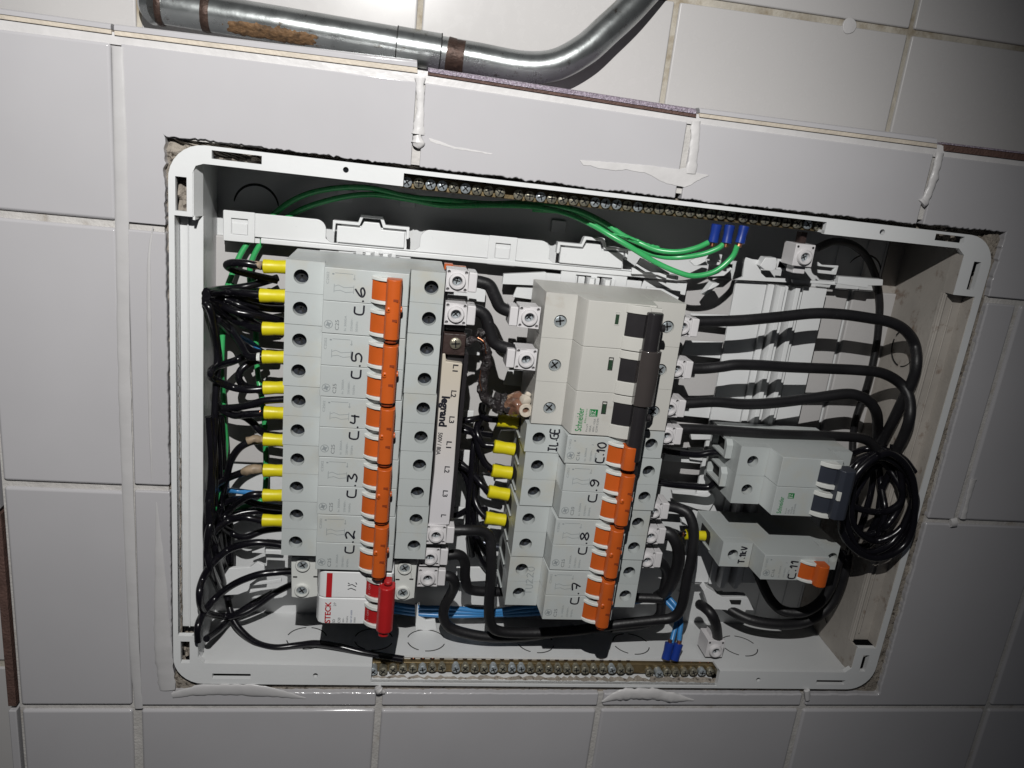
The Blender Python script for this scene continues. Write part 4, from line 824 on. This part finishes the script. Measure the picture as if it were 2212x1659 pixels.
# ---------------------------------------------------------------- wires
def inbox(px, py, z, r):
    # keep a wire point on its sight line but out of the plastic of the box walls
    for _ in range(60):
        x, y, _z = at(px, py, z)
        if (x < 495.5 - r or z > 1) and (x < 514 - r or z > 4) and (x > 42.5 + r or (z > -9 and x > 40) or z > 2) and y > -279.5 + r and z > BZ + r: break
        z += 1.5
    return (x, y, z)
def wire(name, label, m, r, pts, cat='wire', group=None, ferr=None, extra=None, rough=0., n=12, k=8):
    P = cr([inbox(*q, max(r) if hasattr(r, '__len__') else r) for q in pts], k); O = tuple(P[0])
    g = thing(name, O, label, cat, group)
    b = MB(); b.tube(P, r, n, rough=rough, seed=len(label)); b.build('insulation', T[m], g)
    if ferr:                       # (x0,y0,z0,x1,y1,z1,radius,material)
        a, c = at(*ferr[0:3]), at(*ferr[3:6]); A, B = Vector(a), Vector(c); fr_ = ferr[6]
        b = MB(); q = [A + (B - A) * t for t in (0, .03, .3, .5, .7, .97, 1)]; b.tube(q, [fr_ * .8, fr_ * 1.04, fr_ * 1.0, fr_ * .93, fr_ * .97, fr_ * 1.0, fr_ * .85], 20, sq=.92); b.build('sleeve', T[ferr[7]], g)
        d = (B - A).normalized(); near = A if (A - Vector(P[-1])).length < (B - Vector(P[-1])).length else B; s = -1 if near is A else 1
        b = MB(); b.tube([near - d * s * .8, near + d * s * 2.2], 1.5, 10, rough=.4); b.build('bare_copper', T['copper'], g)
    if extra:
        for nm, mm, rr, ps in extra:
            b = MB(); b.tube(cr([at(*q) for q in ps], 6), rr, 12, rough=.25, seed=3); b.build(nm, T[mm], g)
    return g
GY = 'black wires with yellow sleeves feeding the left row'
ZF2 = -21
fy = [(575, 568, 616, 577), (638, 560, 613, 640), (710, 566, 616, 711), (771, 566, 616, 772), (838, 568, 616, 837), (891, 570, 616, 893), (949, 568, 616, 952), (1016, 568, 615, 1017), (1070, 567, 613, 1070), (1124, 566, 611, 1125)]
left = [
 ('topmost yellow-sleeved wire, frayed brown before it loops back on itself', [(558, 574, ZF2), (530, 569, -20), (502, 568, -22), (490, 573, -26), (505, 583, -32), (545, 594, -38), (600, 606, -42)], [('frayed_end', 'tan', [1.6, 2.2, 2.8] + [2.4] * 10, [(568, 575, ZF2), (555, 573, ZF2), (540, 571, ZF2)])]),
 ('second yellow-sleeved wire, running straight in from the hole in the left wall', [(560, 636, ZF2), (525, 633, -22), (490, 631, -28), (446, 634, -40)], None),
 ('third yellow-sleeved wire, rising from the bundle at the left wall', [(564, 710, ZF2), (535, 705, -26), (505, 690, -34), (470, 668, -40), (444, 650, -42)], None),
 ('fourth yellow-sleeved wire with a white ring at its cut end', [(558, 771, ZF2), (535, 768, -24), (518, 740, -32), (490, 700, -38), (446, 662, -42)], [('white_ring', 'offw', 2.6, [(562, 771, ZF2), (558, 771, ZF2), (555, 771, ZF2)])]),
 ('fifth yellow-sleeved wire making a wide loop to the left', [(566, 840, ZF2), (535, 842, -20), (500, 836, -22), (464, 820, -28), (455, 806, -32), (468, 792, -36), (505, 780, -38), (540, 764, -40)], None),
 ('sixth yellow-sleeved wire crossing over the green wire', [(566, 893, ZF2), (535, 895, -22), (505, 897, -30), (478, 884, -36)], None),
 ('seventh yellow-sleeved wire with scorched tan skin, curving down steeply', [(566, 951, ZF2), (540, 955, -18), (515, 970, -18), (497, 1000, -22), (488, 1040, -28), (478, 1080, -34), (470, 1130, -40)], [('scorched_skin', 'tan', 2.3, [(566, 950, ZF2 + 1), (550, 948, -17), (534, 953, -16.5)])]),
 ('eighth yellow-sleeved wire with a long tan scorched stretch', [(566, 1013, ZF2), (545, 1014, -20), (520, 1022, -22), (490, 1034, -28), (465, 1050, -34), (452, 1080, -38), (450, 1130, -42)], [('scorched_skin', 'tan', [2.3] + [2.8] * 11 + [2.2], [(566, 1014, ZF2), (545, 1013, -19.5), (524, 1020, -21)])]),
 ('ninth yellow-sleeved wire dipping into the black bundle', [(565, 1068, ZF2), (540, 1070, -20), (515, 1085, -26), (490, 1110, -34), (470, 1150, -40)], None),
 ('lowest yellow-sleeved wire of the left row, sweeping down the left wall', [(564, 1125, ZF2), (530, 1118, -20), (495, 1124, -24), (463, 1148, -30), (448, 1180, -36), (447, 1220, -42)], None)]
for (yc, x0, x1, y1), (lab, pts, ex) in zip(fy, left):
    wire('black_wire', lab, 'wblack', 2.3, [(x0 + 3, yc, ZF2)] + pts, 'wire', GY, (x0, yc, ZF2, x1 + 8, y1, ZF2, 4.1, 'yellow'), ex)
GB = 'black wires crowding the left side of the box'
more = [
 ('black wire arching from the lowest pole of the left row down the left wall', [(625, 1183, -20), (600, 1176, -20), (556, 1172, -18), (520, 1178, -18), (490, 1190, -20), (458, 1218, -26), (438, 1251, -32), (431, 1285, -38), (440, 1320, -42), (478, 1331, -38), (517, 1328, -34), (556, 1308, -38), (592, 1282, -42), (632, 1262, -46), (660, 1250, -48)]),  # real wire at first; the last stretch is a shadow built as wire
 ('black wire arching from the red breaker down to the bottom left corner', [(640, 1234, -14), (600, 1236, -14), (556, 1242, -12), (507, 1261, -14), (468, 1290, -18), (441, 1322, -24), (428, 1352, -34), (428, 1385, -48)]),
 ('black wire running along the floor of the box to the lower brass bar', [(488, 1225, -50), (489, 1260, -48), (493, 1300, -44), (505, 1340, -36), (527, 1369, -30), (556, 1390, -26), (595, 1399, -23), (644, 1394, -21), (683, 1390, -20), (732, 1397, -17), (790, 1411, -14), (872, 1424, -12)]),
 ('short black wire crossing from the floor wire to the bottom left corner', [(590, 1280, -52), (540, 1308, -48), (497, 1338, -44), (470, 1362, -44), (446, 1380, -48)]),
 ('black wire hugging the left wall beside the first sleeve', [(446, 630, -44), (470, 626, -36), (510, 622, -34), (545, 616, -38), (600, 600, -46)]),
 ('black wire leaving the left wall above the bundle', [(446, 640, -42), (480, 640, -34), (520, 650, -30), (570, 665, -34), (622, 668, -40)]),
 ('black wire sagging through the middle of the left bundle', [(444, 648, -42), (470, 655, -32), (505, 672, -26), (545, 680, -28), (600, 690, -38)]),
 ('black wire looping low from the left wall hole to the long bundle', [(444, 655, -40), (455, 672, -30), (463, 710, -26), (470, 760, -30), (468, 820, -38), (464, 900, -44), (460, 1000, -46), (456, 1100, -46), (452, 1160, -44)]),
 ('black wire behind the third and fourth sleeves', [(470, 690, -40), (500, 720, -40), (525, 745, -36), (545, 758, -40), (600, 770, -48)]),
 ('inner black loop by the fourth and fifth sleeves', [(575, 775, -42), (545, 782, -34), (522, 798, -30), (516, 818, -30), (530, 834, -34), (565, 845, -44)]),
 ('black wire rising over the sixth sleeve', [(478, 882, -34), (510, 880, -28), (540, 875, -24), (570, 866, -22), (622, 862, -22)]),
 ('black wire slanting down between the sixth and seventh sleeves', [(480, 884, -38), (520, 896, -36), (545, 912, -34), (565, 932, -34), (610, 955, -44)]),
 ('black wire curving under the ninth sleeve', [(620, 1098, -34), (560, 1090, -34), (520, 1078, -34), (480, 1090, -38), (455, 1130, -42), (448, 1200, -46), (470, 1260, -48)]),
 ('thick black wire turning down behind the lowest sleeve', [(610, 1110, -44), (560, 1104, -40), (510, 1112, -36), (474, 1140, -36), (464, 1180, -40), (475, 1230, -46), (490, 1290, -50)]),
 ('black wire bowing under the lowest sleeve', [(620, 1140, -40), (570, 1146, -36), (530, 1160, -34), (498, 1150, -36), (472, 1130, -40), (455, 1100, -44)]),
 ('black wire running straight down beside the left wall', [(452, 1060, -44), (446, 1120, -40), (447, 1180, -38), (455, 1230, -42), (476, 1280, -50)]),
 ('black wire slipping down past the lower clip of the frame', [(455, 1150, -48), (470, 1190, -46), (484, 1220, -46), (492, 1250, -50), (497, 1290, -54)]),
]
for lab, pts in more: wire('black_wire', lab, 'wblack', 2.3, pts, 'wire', GB)
random.seed(5)
for j, lab in enumerate(('black wire low in the left bundle, nearest the wall', 'black wire low in the left bundle, just behind the sleeves', 'black wire deep in the left bundle behind the eighth sleeve', 'black wire deep in the left bundle above the ninth sleeve')):
    wire('black_wire', lab, 'wblack', 2.1, [(450 + 9 * j, 900, -52), (456 + 9 * j, 1000, -50), (452 + 12 * j, 1080, -46 + j), (456 + 14 * j, 1140, -44), (470 + 10 * j, 1200, -50), (480 + 6 * j, 1260, -54)], 'wire', GB)
for j, lab in enumerate(('glossy black wire entering at the top of the left wall hole', 'glossy black wire entering at the middle of the left wall hole', 'glossy black wire entering at the foot of the left wall hole')):
    wire('black_wire', lab, 'wblack', 2.1, [(443, 634 + 11 * j, -42), (475, 632 + 12 * j, -34), (520, 640 + 20 * j, -30), (560, 652 + 26 * j, -36), (610, 660 + 32 * j, -46)], 'wire', GB)
# green wires
GG = 'green earth wires'
wire('green_wire', 'green wire dipping lowest under the blue ferrules, then along the top of the box', 'green', 1.75, [(1593, 530, -10), (1581, 556, -11), (1545, 586, -12), (1503, 596, -14), (1470, 590, -16), (1417, 567, -20), (1359, 532, -22), (1318, 508, -26), (1280, 486, -32), (1221, 460, -40), (1150, 446, -48), (1057, 443, -52), (960, 444, -54), (880, 430, -54), (800, 420, -54), (720, 430, -54), (640, 458, -54), (580, 505, -52), (545, 560, -50), (540, 610, -50), (552, 700, -52)], 'wire', GG,
     (1608, 488, -12, 1598, 526, -11, 3.1, 'bferr'))
wire('green_wire', 'upper green wire with ragged insulation, ending at the left blue ferrule', 'green', 1.75, [(1530, 524, -14), (1503, 536, -14), (1464, 544, -16), (1420, 540, -20), (1380, 524, -24), (1345, 508, -30), (1300, 478, -38), (1240, 452, -46), (1150, 438, -52), (1057, 440, -54), (960, 432, -54), (880, 424, -54), (790, 405, -54), (700, 410, -54), (630, 434, -54), (570, 484, -54), (525, 540, -50), (500, 596, -46), (488, 630, -44), (470, 700, -52)], 'wire', GG,
     (1549, 484, -14, 1540, 524, -14, 3.1, 'bferr'), [('ragged_edge', 'green', [.5, .9, .4, 1.0, .5, 1.1, .4, .9, .5, 1.2, .4, .8, .5, .9, .4, 1.0, .5, .8, .3][:19], [(1322, 505, -26), (1360, 513, -24), (1395, 527, -22), (1425, 534, -20)])])
wire('green_wire', 'middle green wire with a split end at the centre blue ferrule', 'green', 1.7, [(1562, 528, -13), (1548, 538, -13), (1513, 550, -15), (1464, 556, -18), (1420, 552, -24), (1370, 532, -30), (1320, 498, -38), (1250, 462, -48), (1150, 452, -54)], 'wire', GG,
     (1577, 486, -13, 1569, 526, -12, 3.1, 'bferr'))
wire('green_wire', 'green wire running down the far left behind the black loops', 'green', 1.75, [(500, 610, -46), (484, 660, -54), (480, 740, -54), (478, 800, -50), (482, 850, -48), (484, 900, -48), (488, 960, -46), (482, 1010, -48), (474, 1050, -52), (462, 1100, -54)], 'wire', GG)
wire('green_wire', 'green wire running down just behind the yellow sleeves', 'green', 1.75, [(548, 600, -48), (552, 700, -56), (556, 800, -54), (566, 860, -48), (572, 920, -46), (574, 980, -46), (574, 1040, -46), (566, 1080, -44), (530, 1094, -40), (500, 1112, -42), (470, 1130, -50)], 'wire', GG)
# blue wires
GBl = 'blue neutral wires'
for j, lab in enumerate(('upper blue wire crossing low behind the red breaker', 'lower blue wire crossing low behind the red breaker', 'third blue wire crossing low behind the thick black cables')):
    wire('blue_wire', lab, 'blue', 1.8, [(700, 1290 + 6 * j, -52), (845, 1305 + 7 * j, -50), (900, 1312 + 7 * j, -48), (980, 1314 + 8 * j, -46), (1060, 1320 + 4 * j, -46), (1140, 1310 + 8 * j, -48), (1240, 1306 + 6 * j, -50), (1350, 1296 + 4 * j, -50), (1420, 1290, -46)], 'wire', GBl)
wire('blue_wire', 'left blue wire bending down to the dark blue ferrules at the lower bar', 'blue', 1.8, [(1425, 1284, -40), (1440, 1300, -34), (1458, 1322, -28), (1461, 1345, -24), (1455, 1370, -20), (1449, 1393, -16)], 'wire', GBl, (1447, 1388, -15, 1438, 1424, -12, 3.3, 'bferr'))
wire('blue_wire', 'right blue wire bending down to the dark blue ferrules at the lower bar', 'blue', 1.8, [(1430, 1278, -40), (1448, 1294, -33), (1466, 1318, -27), (1471, 1345, -23), (1468, 1372, -19), (1466, 1396, -16)], 'wire', GBl, (1466, 1390, -15, 1456, 1426, -12, 3.3, 'bferr'))
wire('blue_wire', 'short blue wire showing behind the ninth yellow sleeve', 'blue', 1.9, [(456, 1060, -46), (474, 1060, -44), (505, 1060, -42), (550, 1066, -42), (600, 1074, -48)], 'wire', GBl)
wire('blue_wire', 'blue wire end glimpsed above the fourth yellow sleeve', 'blue', 1.5, [(520, 728, -52), (545, 742, -46), (566, 758, -46), (600, 775, -54)], 'wire', GBl)
# thick cables
GC = 'thick black cables'
wire('black_cable', 'short thick cable bowing from the upper left lug to the main breaker', 'cblack', 3.7, [(1015, 606, -2), (1040, 610, -2), (1058, 618, -2), (1070, 642, -2), (1082, 664, -2), (1112, 676, -2)], 'cable', GC)
wire('black_cable', 'short thick cable bowing from the second lug to the lower intact lug', 'cblack', 3.7, [(1012, 668, -2), (1035, 672, -2), (1050, 686, -2), (1058, 715, -2), (1070, 742, -2), (1108, 756, -2)], 'cable', GC)
wire('charred_cable', 'charred cable hanging from the scorched block to the melted lug', 'char', [2.6, 2.8, 3.0, 3.3, 2.6, 3.4, 2.9] * 12, [(1000, 744, -6), (1022, 734, -5), (1040, 736, -4), (1049, 752, -4), (1052, 782, -5), (1044, 812, -6), (1042, 845, -7), (1056, 866, -8), (1084, 874, -8), (1118, 876, -8)][:10], 'cable', None, None,
     [('bare_strands', 'copper', [.5] * 30, [(1035, 728, -1.6), (1047, 742, -1), (1050, 764, -1.5)]), ('loose_end', 'char', 2.6, [(1030, 728, -6), (1038, 718, -4), (1044, 724, -2)]), ('melted_shell', 'char', 4.2, [(1060, 868, -6), (1085, 872, -6), (1112, 876, -6)])], rough=.9, k=9) if False else None
P_ = cr([at(*q) for q in [(1000, 744, -6), (1022, 734, -5), (1040, 736, -4), (1049, 752, -4), (1052, 782, -5), (1044, 812, -6), (1042, 845, -7), (1056, 866, -8), (1084, 874, -8), (1118, 876, -8)]], 12)
g = thing('charred_cable', tuple(P_[0]), 'charred, flaking cable hanging between the scorched block and the melted lug', 'cable')
rr_ = [2.2 + 1.5 * i / len(P_) + .9 * noise.noise(p * .3) for i, p in enumerate(P_)]
b = MB(); b.tube(P_, rr_, 16, rough=.45, seed=2); b.build('burnt_insulation', T['char'], g)
for nm, mm, r_, ps in (('bare_strand', 'copper', .35, [(1032, 729, -1), (1046, 740, .5), (1050, 764, -.5)]), ('bare_strand', 'copper', .3, [(1038, 800, -2), (1036, 822, -2.5), (1040, 844, -3)]), ('loose_end', 'char', 2.4, [(1028, 730, -6), (1038, 718, -3), (1046, 726, -1)]), ('melted_shell', 'char', 6.0, [(1066, 868, -8), (1088, 872, -8), (1114, 876, -8)])):
    b = MB(); b.tube(cr([at(*q) for q in ps], 8), r_, 12, rough=.6, seed=4); b.build(nm, T[mm], g)
wire('black_cable', 'uppermost thick cable running right from the main breaker and round the right wall', 'cblack', 3.6, [(1492, 694, -9), (1540, 694, -9), (1601, 692, -9), (1679, 685, -11), (1758, 677, -13), (1817, 679, -13), (1876, 687, -13), (1926, 697, -13), (1958, 716, -13), (1976, 745, -24), (1980, 785, -28), (1970, 825, -32), (1950, 865, -36), (1926, 915, -40), (1900, 965, -42)], 'cable', GC)
wire('black_cable', 'second thick cable running right and turning down by the right wall', 'cblack', 3.6, [(1482, 796, -9), (1520, 796, -9), (1560, 792, -8), (1590, 788, -8), (1640, 789, -9), (1704, 793, -11), (1802, 797, -13), (1860, 800, -13), (1905, 806, -13), (1942, 826, -13), (1963, 855, -24), (1966, 895, -28), (1955, 935, -32), (1930, 985, -36)], 'cable', GC)
wire('black_cable', 'third thick cable, wavy with grey scuffs, curving down before the right wall', 'cblack', 3.6, [(1466, 872, -9), (1500, 870, -9), (1547, 868, -9), (1606, 873, -9), (1664, 871, -10), (1743, 862, -12), (1821, 851, -13), (1852, 854, -13), (1878, 868, -13), (1894, 895, -15), (1896, 940, -28), (1894, 990, -32)], 'cable', GC)
wire('black_cable', 'lowest of the four thick cables, passing over the slate-toggle breaker', 'cblack', 3.4, [(1458, 926, -11), (1500, 927, -11), (1547, 929, -11), (1645, 936, -11), (1704, 939, -13), (1800, 942, -15), (1870, 950, -19), (1905, 985, -34)], 'cable', GC)
wire('black_cable', 'longest thick cable, looping from under the comb busbar round the foot of the middle row', 'cblack', 3.6, [(975, 1145, -6), (1010, 1145, -6), (1040, 1147, -8), (1057, 1160, -9), (1061, 1195, -8), (1060, 1250, -8), (1056, 1310, -10), (1060, 1348, -12), (1082, 1364, -14), (1150, 1367, -16), (1240, 1362, -16), (1330, 1349, -14), (1410, 1340, -12), (1452, 1334, -10), (1472, 1310, -8), (1484, 1250, -6), (1494, 1200, -6), (1499, 1150, -8), (1488, 1112, -12), (1465, 1098, -16), (1435, 1092, -18)], 'cable', GC)
wire('black_cable', 'thick cable dropping from the middle lower lug and passing behind the middle row', 'cblack', 3.5, [(955, 1202, -12), (990, 1198, -14), (1004, 1215, -18), (1005, 1250, -20), (1014, 1272, -22), (1050, 1278, -24), (1110, 1278, -28), (1200, 1284, -36), (1320, 1290, -38), (1400, 1292, -34), (1430, 1294, -32)], 'cable', GC)
wire('black_cable', 'thick cable doubling back below the lowest lug and along the floor', 'cblack', 3.6, [(950, 1244, -12), (972, 1246, -12), (982, 1262, -14), (974, 1284, -20), (962, 1306, -22), (958, 1330, -22), (968, 1352, -22), (1000, 1366, -22), (1060, 1376, -22), (1140, 1374, -24), (1240, 1360, -30)], 'cable', GC)
wire('black_cable', 'thick cable bending from the frame down into the lower bar lug', 'cblack', 3.8, [(1512, 1306, -30), (1522, 1312, -20), (1536, 1326, -14), (1546, 1348, -14), (1550, 1378, -18)], 'cable', GC)
wire('black_cable', 'thick cable curling behind the middle row lugs and down', 'cblack', 4.4, [(1418, 1150, -22), (1445, 1152, -18), (1462, 1175, -16), (1466, 1210, -18), (1455, 1250, -24), (1440, 1275, -30), (1420, 1290, -38)], 'cable', GC)
wire('black_cable', 'thick cable hanging straight down behind the lower right of the middle row', 'cblack', 3.6, [(1404, 1212, -24), (1428, 1216, -24), (1440, 1240, -28), (1430, 1290, -34), (1424, 1330, -36), (1390, 1348, -34), (1320, 1356, -30)], 'cable', GC)
wire('black_cable', 'thick cable sweeping under the lone right breaker, inner curve', 'cblack', 3.9, [(1818, 1188, -24), (1808, 1220, -22), (1796, 1262, -22), (1772, 1300, -22), (1735, 1322, -24), (1694, 1320, -28), (1668, 1300, -34), (1650, 1268, -40), (1634, 1225, -46), (1630, 1190, -50)], 'cable', GC)
wire('black_cable', 'thick cable sweeping under the lone right breaker, outer curve', 'cblack', 4.0, [(1830, 1196, -30), (1822, 1240, -28), (1806, 1285, -28), (1778, 1322, -28), (1735, 1344, -28), (1680, 1348, -28), (1625, 1340, -32), (1585, 1322, -40), (1560, 1302, -48), (1550, 1280, -52)], 'cable', GC)
wire('black_cable', 'thin dark cable arching from the upper bar lug and down the back of the box', 'cblack', 2.6, [(1765, 536, -30), (1800, 522, -40), (1840, 528, -50), (1872, 555, -56), (1892, 600, -56), (1900, 650, -56), (1899, 690, -56), (1894, 740, -56), (1882, 800, -56), (1868, 850, -56), (1850, 900, -56), (1843, 940, -56), (1842, 985, -54)], 'cable', GC)
# wires between the rows
GM = 'black wires with yellow sleeves feeding the middle row'
mid = [((1074, 907, 1120, 913), [(1070, 906, ZF2), (1050, 903, -24), (1041, 890, -28), (1042, 874, -34)], 'first yellow-sleeved wire of the middle row, half shaded under the melted lug'),
 ((1066, 964, 1112, 971), [(1064, 963, ZF2), (1045, 960, -22), (1034, 945, -22), (1030, 925, -26), (1040, 900, -34)], 'second yellow-sleeved wire of the middle row with a tight black hook'),
 ((1062, 1016, 1106, 1022), [(1060, 1012, ZF2), (1046, 998, -22), (1034, 970, -22), (1026, 940, -24), (1005, 925, -30), (960, 916, -34)], 'third yellow-sleeved wire of the middle row'),
 ((1054, 1061, 1100, 1069), [(1053, 1060, ZF2), (1040, 1046, -22), (1026, 1030, -26), (1005, 1010, -32), (960, 985, -38)], 'fourth yellow-sleeved wire of the middle row'),
 ((1048, 1118, 1092, 1124), [(1046, 1114, ZF2), (1032, 1096, -24), (1024, 1070, -28), (1022, 1030, -30), (1026, 980, -32)], 'lowest yellow-sleeved wire of the middle row')]
for (x0, y0, x1, y1), pts, lab in mid: wire('black_wire', lab, 'wblack', 2.3, [(x0 + 3, y0, ZF2)] + pts, 'wire', GM, (x0, y0, ZF2, x1, y1, ZF2, 4.3, 'yellow'))
GN = 'black wires tangled between the left and middle rows'
for lab, pts in [
 ('glossy black wire crossing right above the third lettering mark of the comb', [(950, 912, -34), (990, 910, -28), (1020, 906, -26), (1050, 900, -34)]),
 ('black wire crossing below the glossy one toward the middle row', [(948, 918, -36), (985, 924, -30), (1020, 934, -28), (1060, 940, -40)]),
 ('upright black wire nearest the comb busbar', [(1030, 930, -34), (1022, 970, -28), (1018, 1030, -26), (1012, 1090, -26), (1012, 1140, -28), (1020, 1200, -40)]),
 ('upright black wire in the centre of the tangle', [(1040, 920, -38), (1030, 980, -34), (1028, 1050, -34), (1022, 1110, -34), (1026, 1150, -38)]),
 ('black wire slanting down right from the comb busbar', [(950, 960, -40), (985, 990, -36), (1015, 1020, -34), (1040, 1048, -38), (1080, 1070, -46)]),
 ('black wire slanting low across the foot of the tangle', [(950, 1000, -40), (990, 1008, -38), (1010, 1040, -36), (1016, 1090, -36)]),
 ('black wire running in behind the lowest comb mark', [(960, 1120, -40), (990, 1112, -34), (1015, 1100, -32), (1050, 1100, -40)]),
 ('black wire dropping right behind the long cable loop', [(1018, 1140, -36), (1032, 1165, -34), (1046, 1190, -34), (1066, 1220, -40), (1090, 1240, -48)]),
 ('black wire dropping left behind the long cable loop', [(1010, 1130, -38), (1024, 1170, -40), (1040, 1210, -42), (1060, 1240, -46)])]:
    wire('black_wire', lab, 'wblack', 2.1, pts, 'wire', GN)
wire('grey_wire', 'short grey-blue wire stub beside the lower left of the middle row', 'dsteel', 2.6, [(1045, 1172, -44), (1060, 1180, -42), (1090, 1184, -42), (1130, 1190, -46)], 'wire')
# wires into the right-hand breakers
GR = 'black wires feeding the right-hand breakers'
wire('black_wire', 'upper glossy black wire ending in bare copper at the slate-toggle breaker', 'wblack', 2.4, [(1424, 972, -22), (1445, 975, -20), (1480, 980, -20), (1510, 982, -20), (1535, 978, -19), (1562, 978, -18)], 'wire', GR, None, [('bare_copper', 'copper', 1.8, [(1560, 978, -18), (1566, 980, -18), (1571, 984, -18)])])
wire('black_wire', 'lower glossy black wire hooking up into the slate-toggle breaker', 'wblack', 2.4, [(1412, 1040, -24), (1450, 1046, -22), (1490, 1050, -22), (1530, 1052, -20), (1546, 1040, -18), (1562, 1026, -20)], 'wire', GR)
wire('black_wire', 'black wire ending in a yellow sleeve at the lone right breaker', 'wblack', 2.2, [(1430, 1165, -40), (1455, 1158, -30), (1478, 1153, -22), (1486, 1154, -21)], 'wire', GR, (1480, 1154, -21, 1526, 1158, -21, 3.6, 'yellow'))
# coil of spare wire at the right
GK = 'coils of spare black wire at the right wall'
cz = [(1898, 1092, 78, 114, .20, 12, 2.4), (1893, 1084, 72, 104, .16, 7, 2.4), (1900, 1080, 66, 92, .25, 2, 2.4), (1886, 1070, 56, 84, .1, -3, 2.4), (1905, 1096, 66, 100, .3, -8, 2.4), (1890, 1050, 66, 62, .3, -2, 2.4), (1872, 1088, 40, 96, .1, -14, 2.3)]
nm_ = ['outermost loop of the spare wire coil, reaching lowest', 'second loop of the spare wire coil', 'loop near the middle of the spare wire coil', 'tight loop on the left of the spare wire coil', 'loop pressed toward the right wall', 'upper loop of the spare wire coil', 'narrow upright loop beside the slate toggles']
for (cx, cy, a, bb, th, z0, r), lab in zip(cz, nm_):
    pts = []
    for i in range(22):
        t = 2 * math.pi * i / 20 - 1.9; u, v = a * math.cos(t), bb * math.sin(t)
        pts.append((cx + u * math.cos(th) - v * math.sin(th) + 6 * math.sin(2 * t + cx) + 2 * math.sin(5 * t + cy), cy + 6 * math.cos(2 * t + cy) + u * math.sin(th) + v * math.cos(th), z0 - 4 * math.cos(t) - i * .15))
    wire('black_wire', lab, 'wblack', r, pts, 'wire', GK, k=5)
for j, (lab, pts) in enumerate([('black wire entering the coil from behind the slate-toggle breaker', [(1842, 980, -30), (1870, 970, -22), (1910, 972, -18), (1950, 990, -16), (1975, 1020, -20)]),
    ('black wire crossing the top of the coil', [(1848, 1010, -16), (1880, 985, -12), (1925, 990, -14), (1960, 1030, -20), (1972, 1080, -26)]),
    ('black wire threading down the left of the coil', [(1900, 960, -34), (1870, 1000, -24), (1850, 1060, -16), (1846, 1110, -14), (1840, 1160, -20), (1830, 1200, -28)]),
    ('black wire threading down the middle of the coil', [(1910, 960, -36), (1890, 1010, -28), (1880, 1070, -24), (1862, 1130, -22), (1842, 1180, -26)]),
    ('black wire rising from the coil toward the thick cables', [(1930, 960, -38), (1925, 1010, -30), (1905, 1060, -28), (1895, 1120, -30), (1870, 1165, -34)])]):
    wire('black_wire', lab, 'wblack', 2.3, pts, 'wire', GK)
for o in bpy.data.objects:
    if '_o' in o: del o['_o']
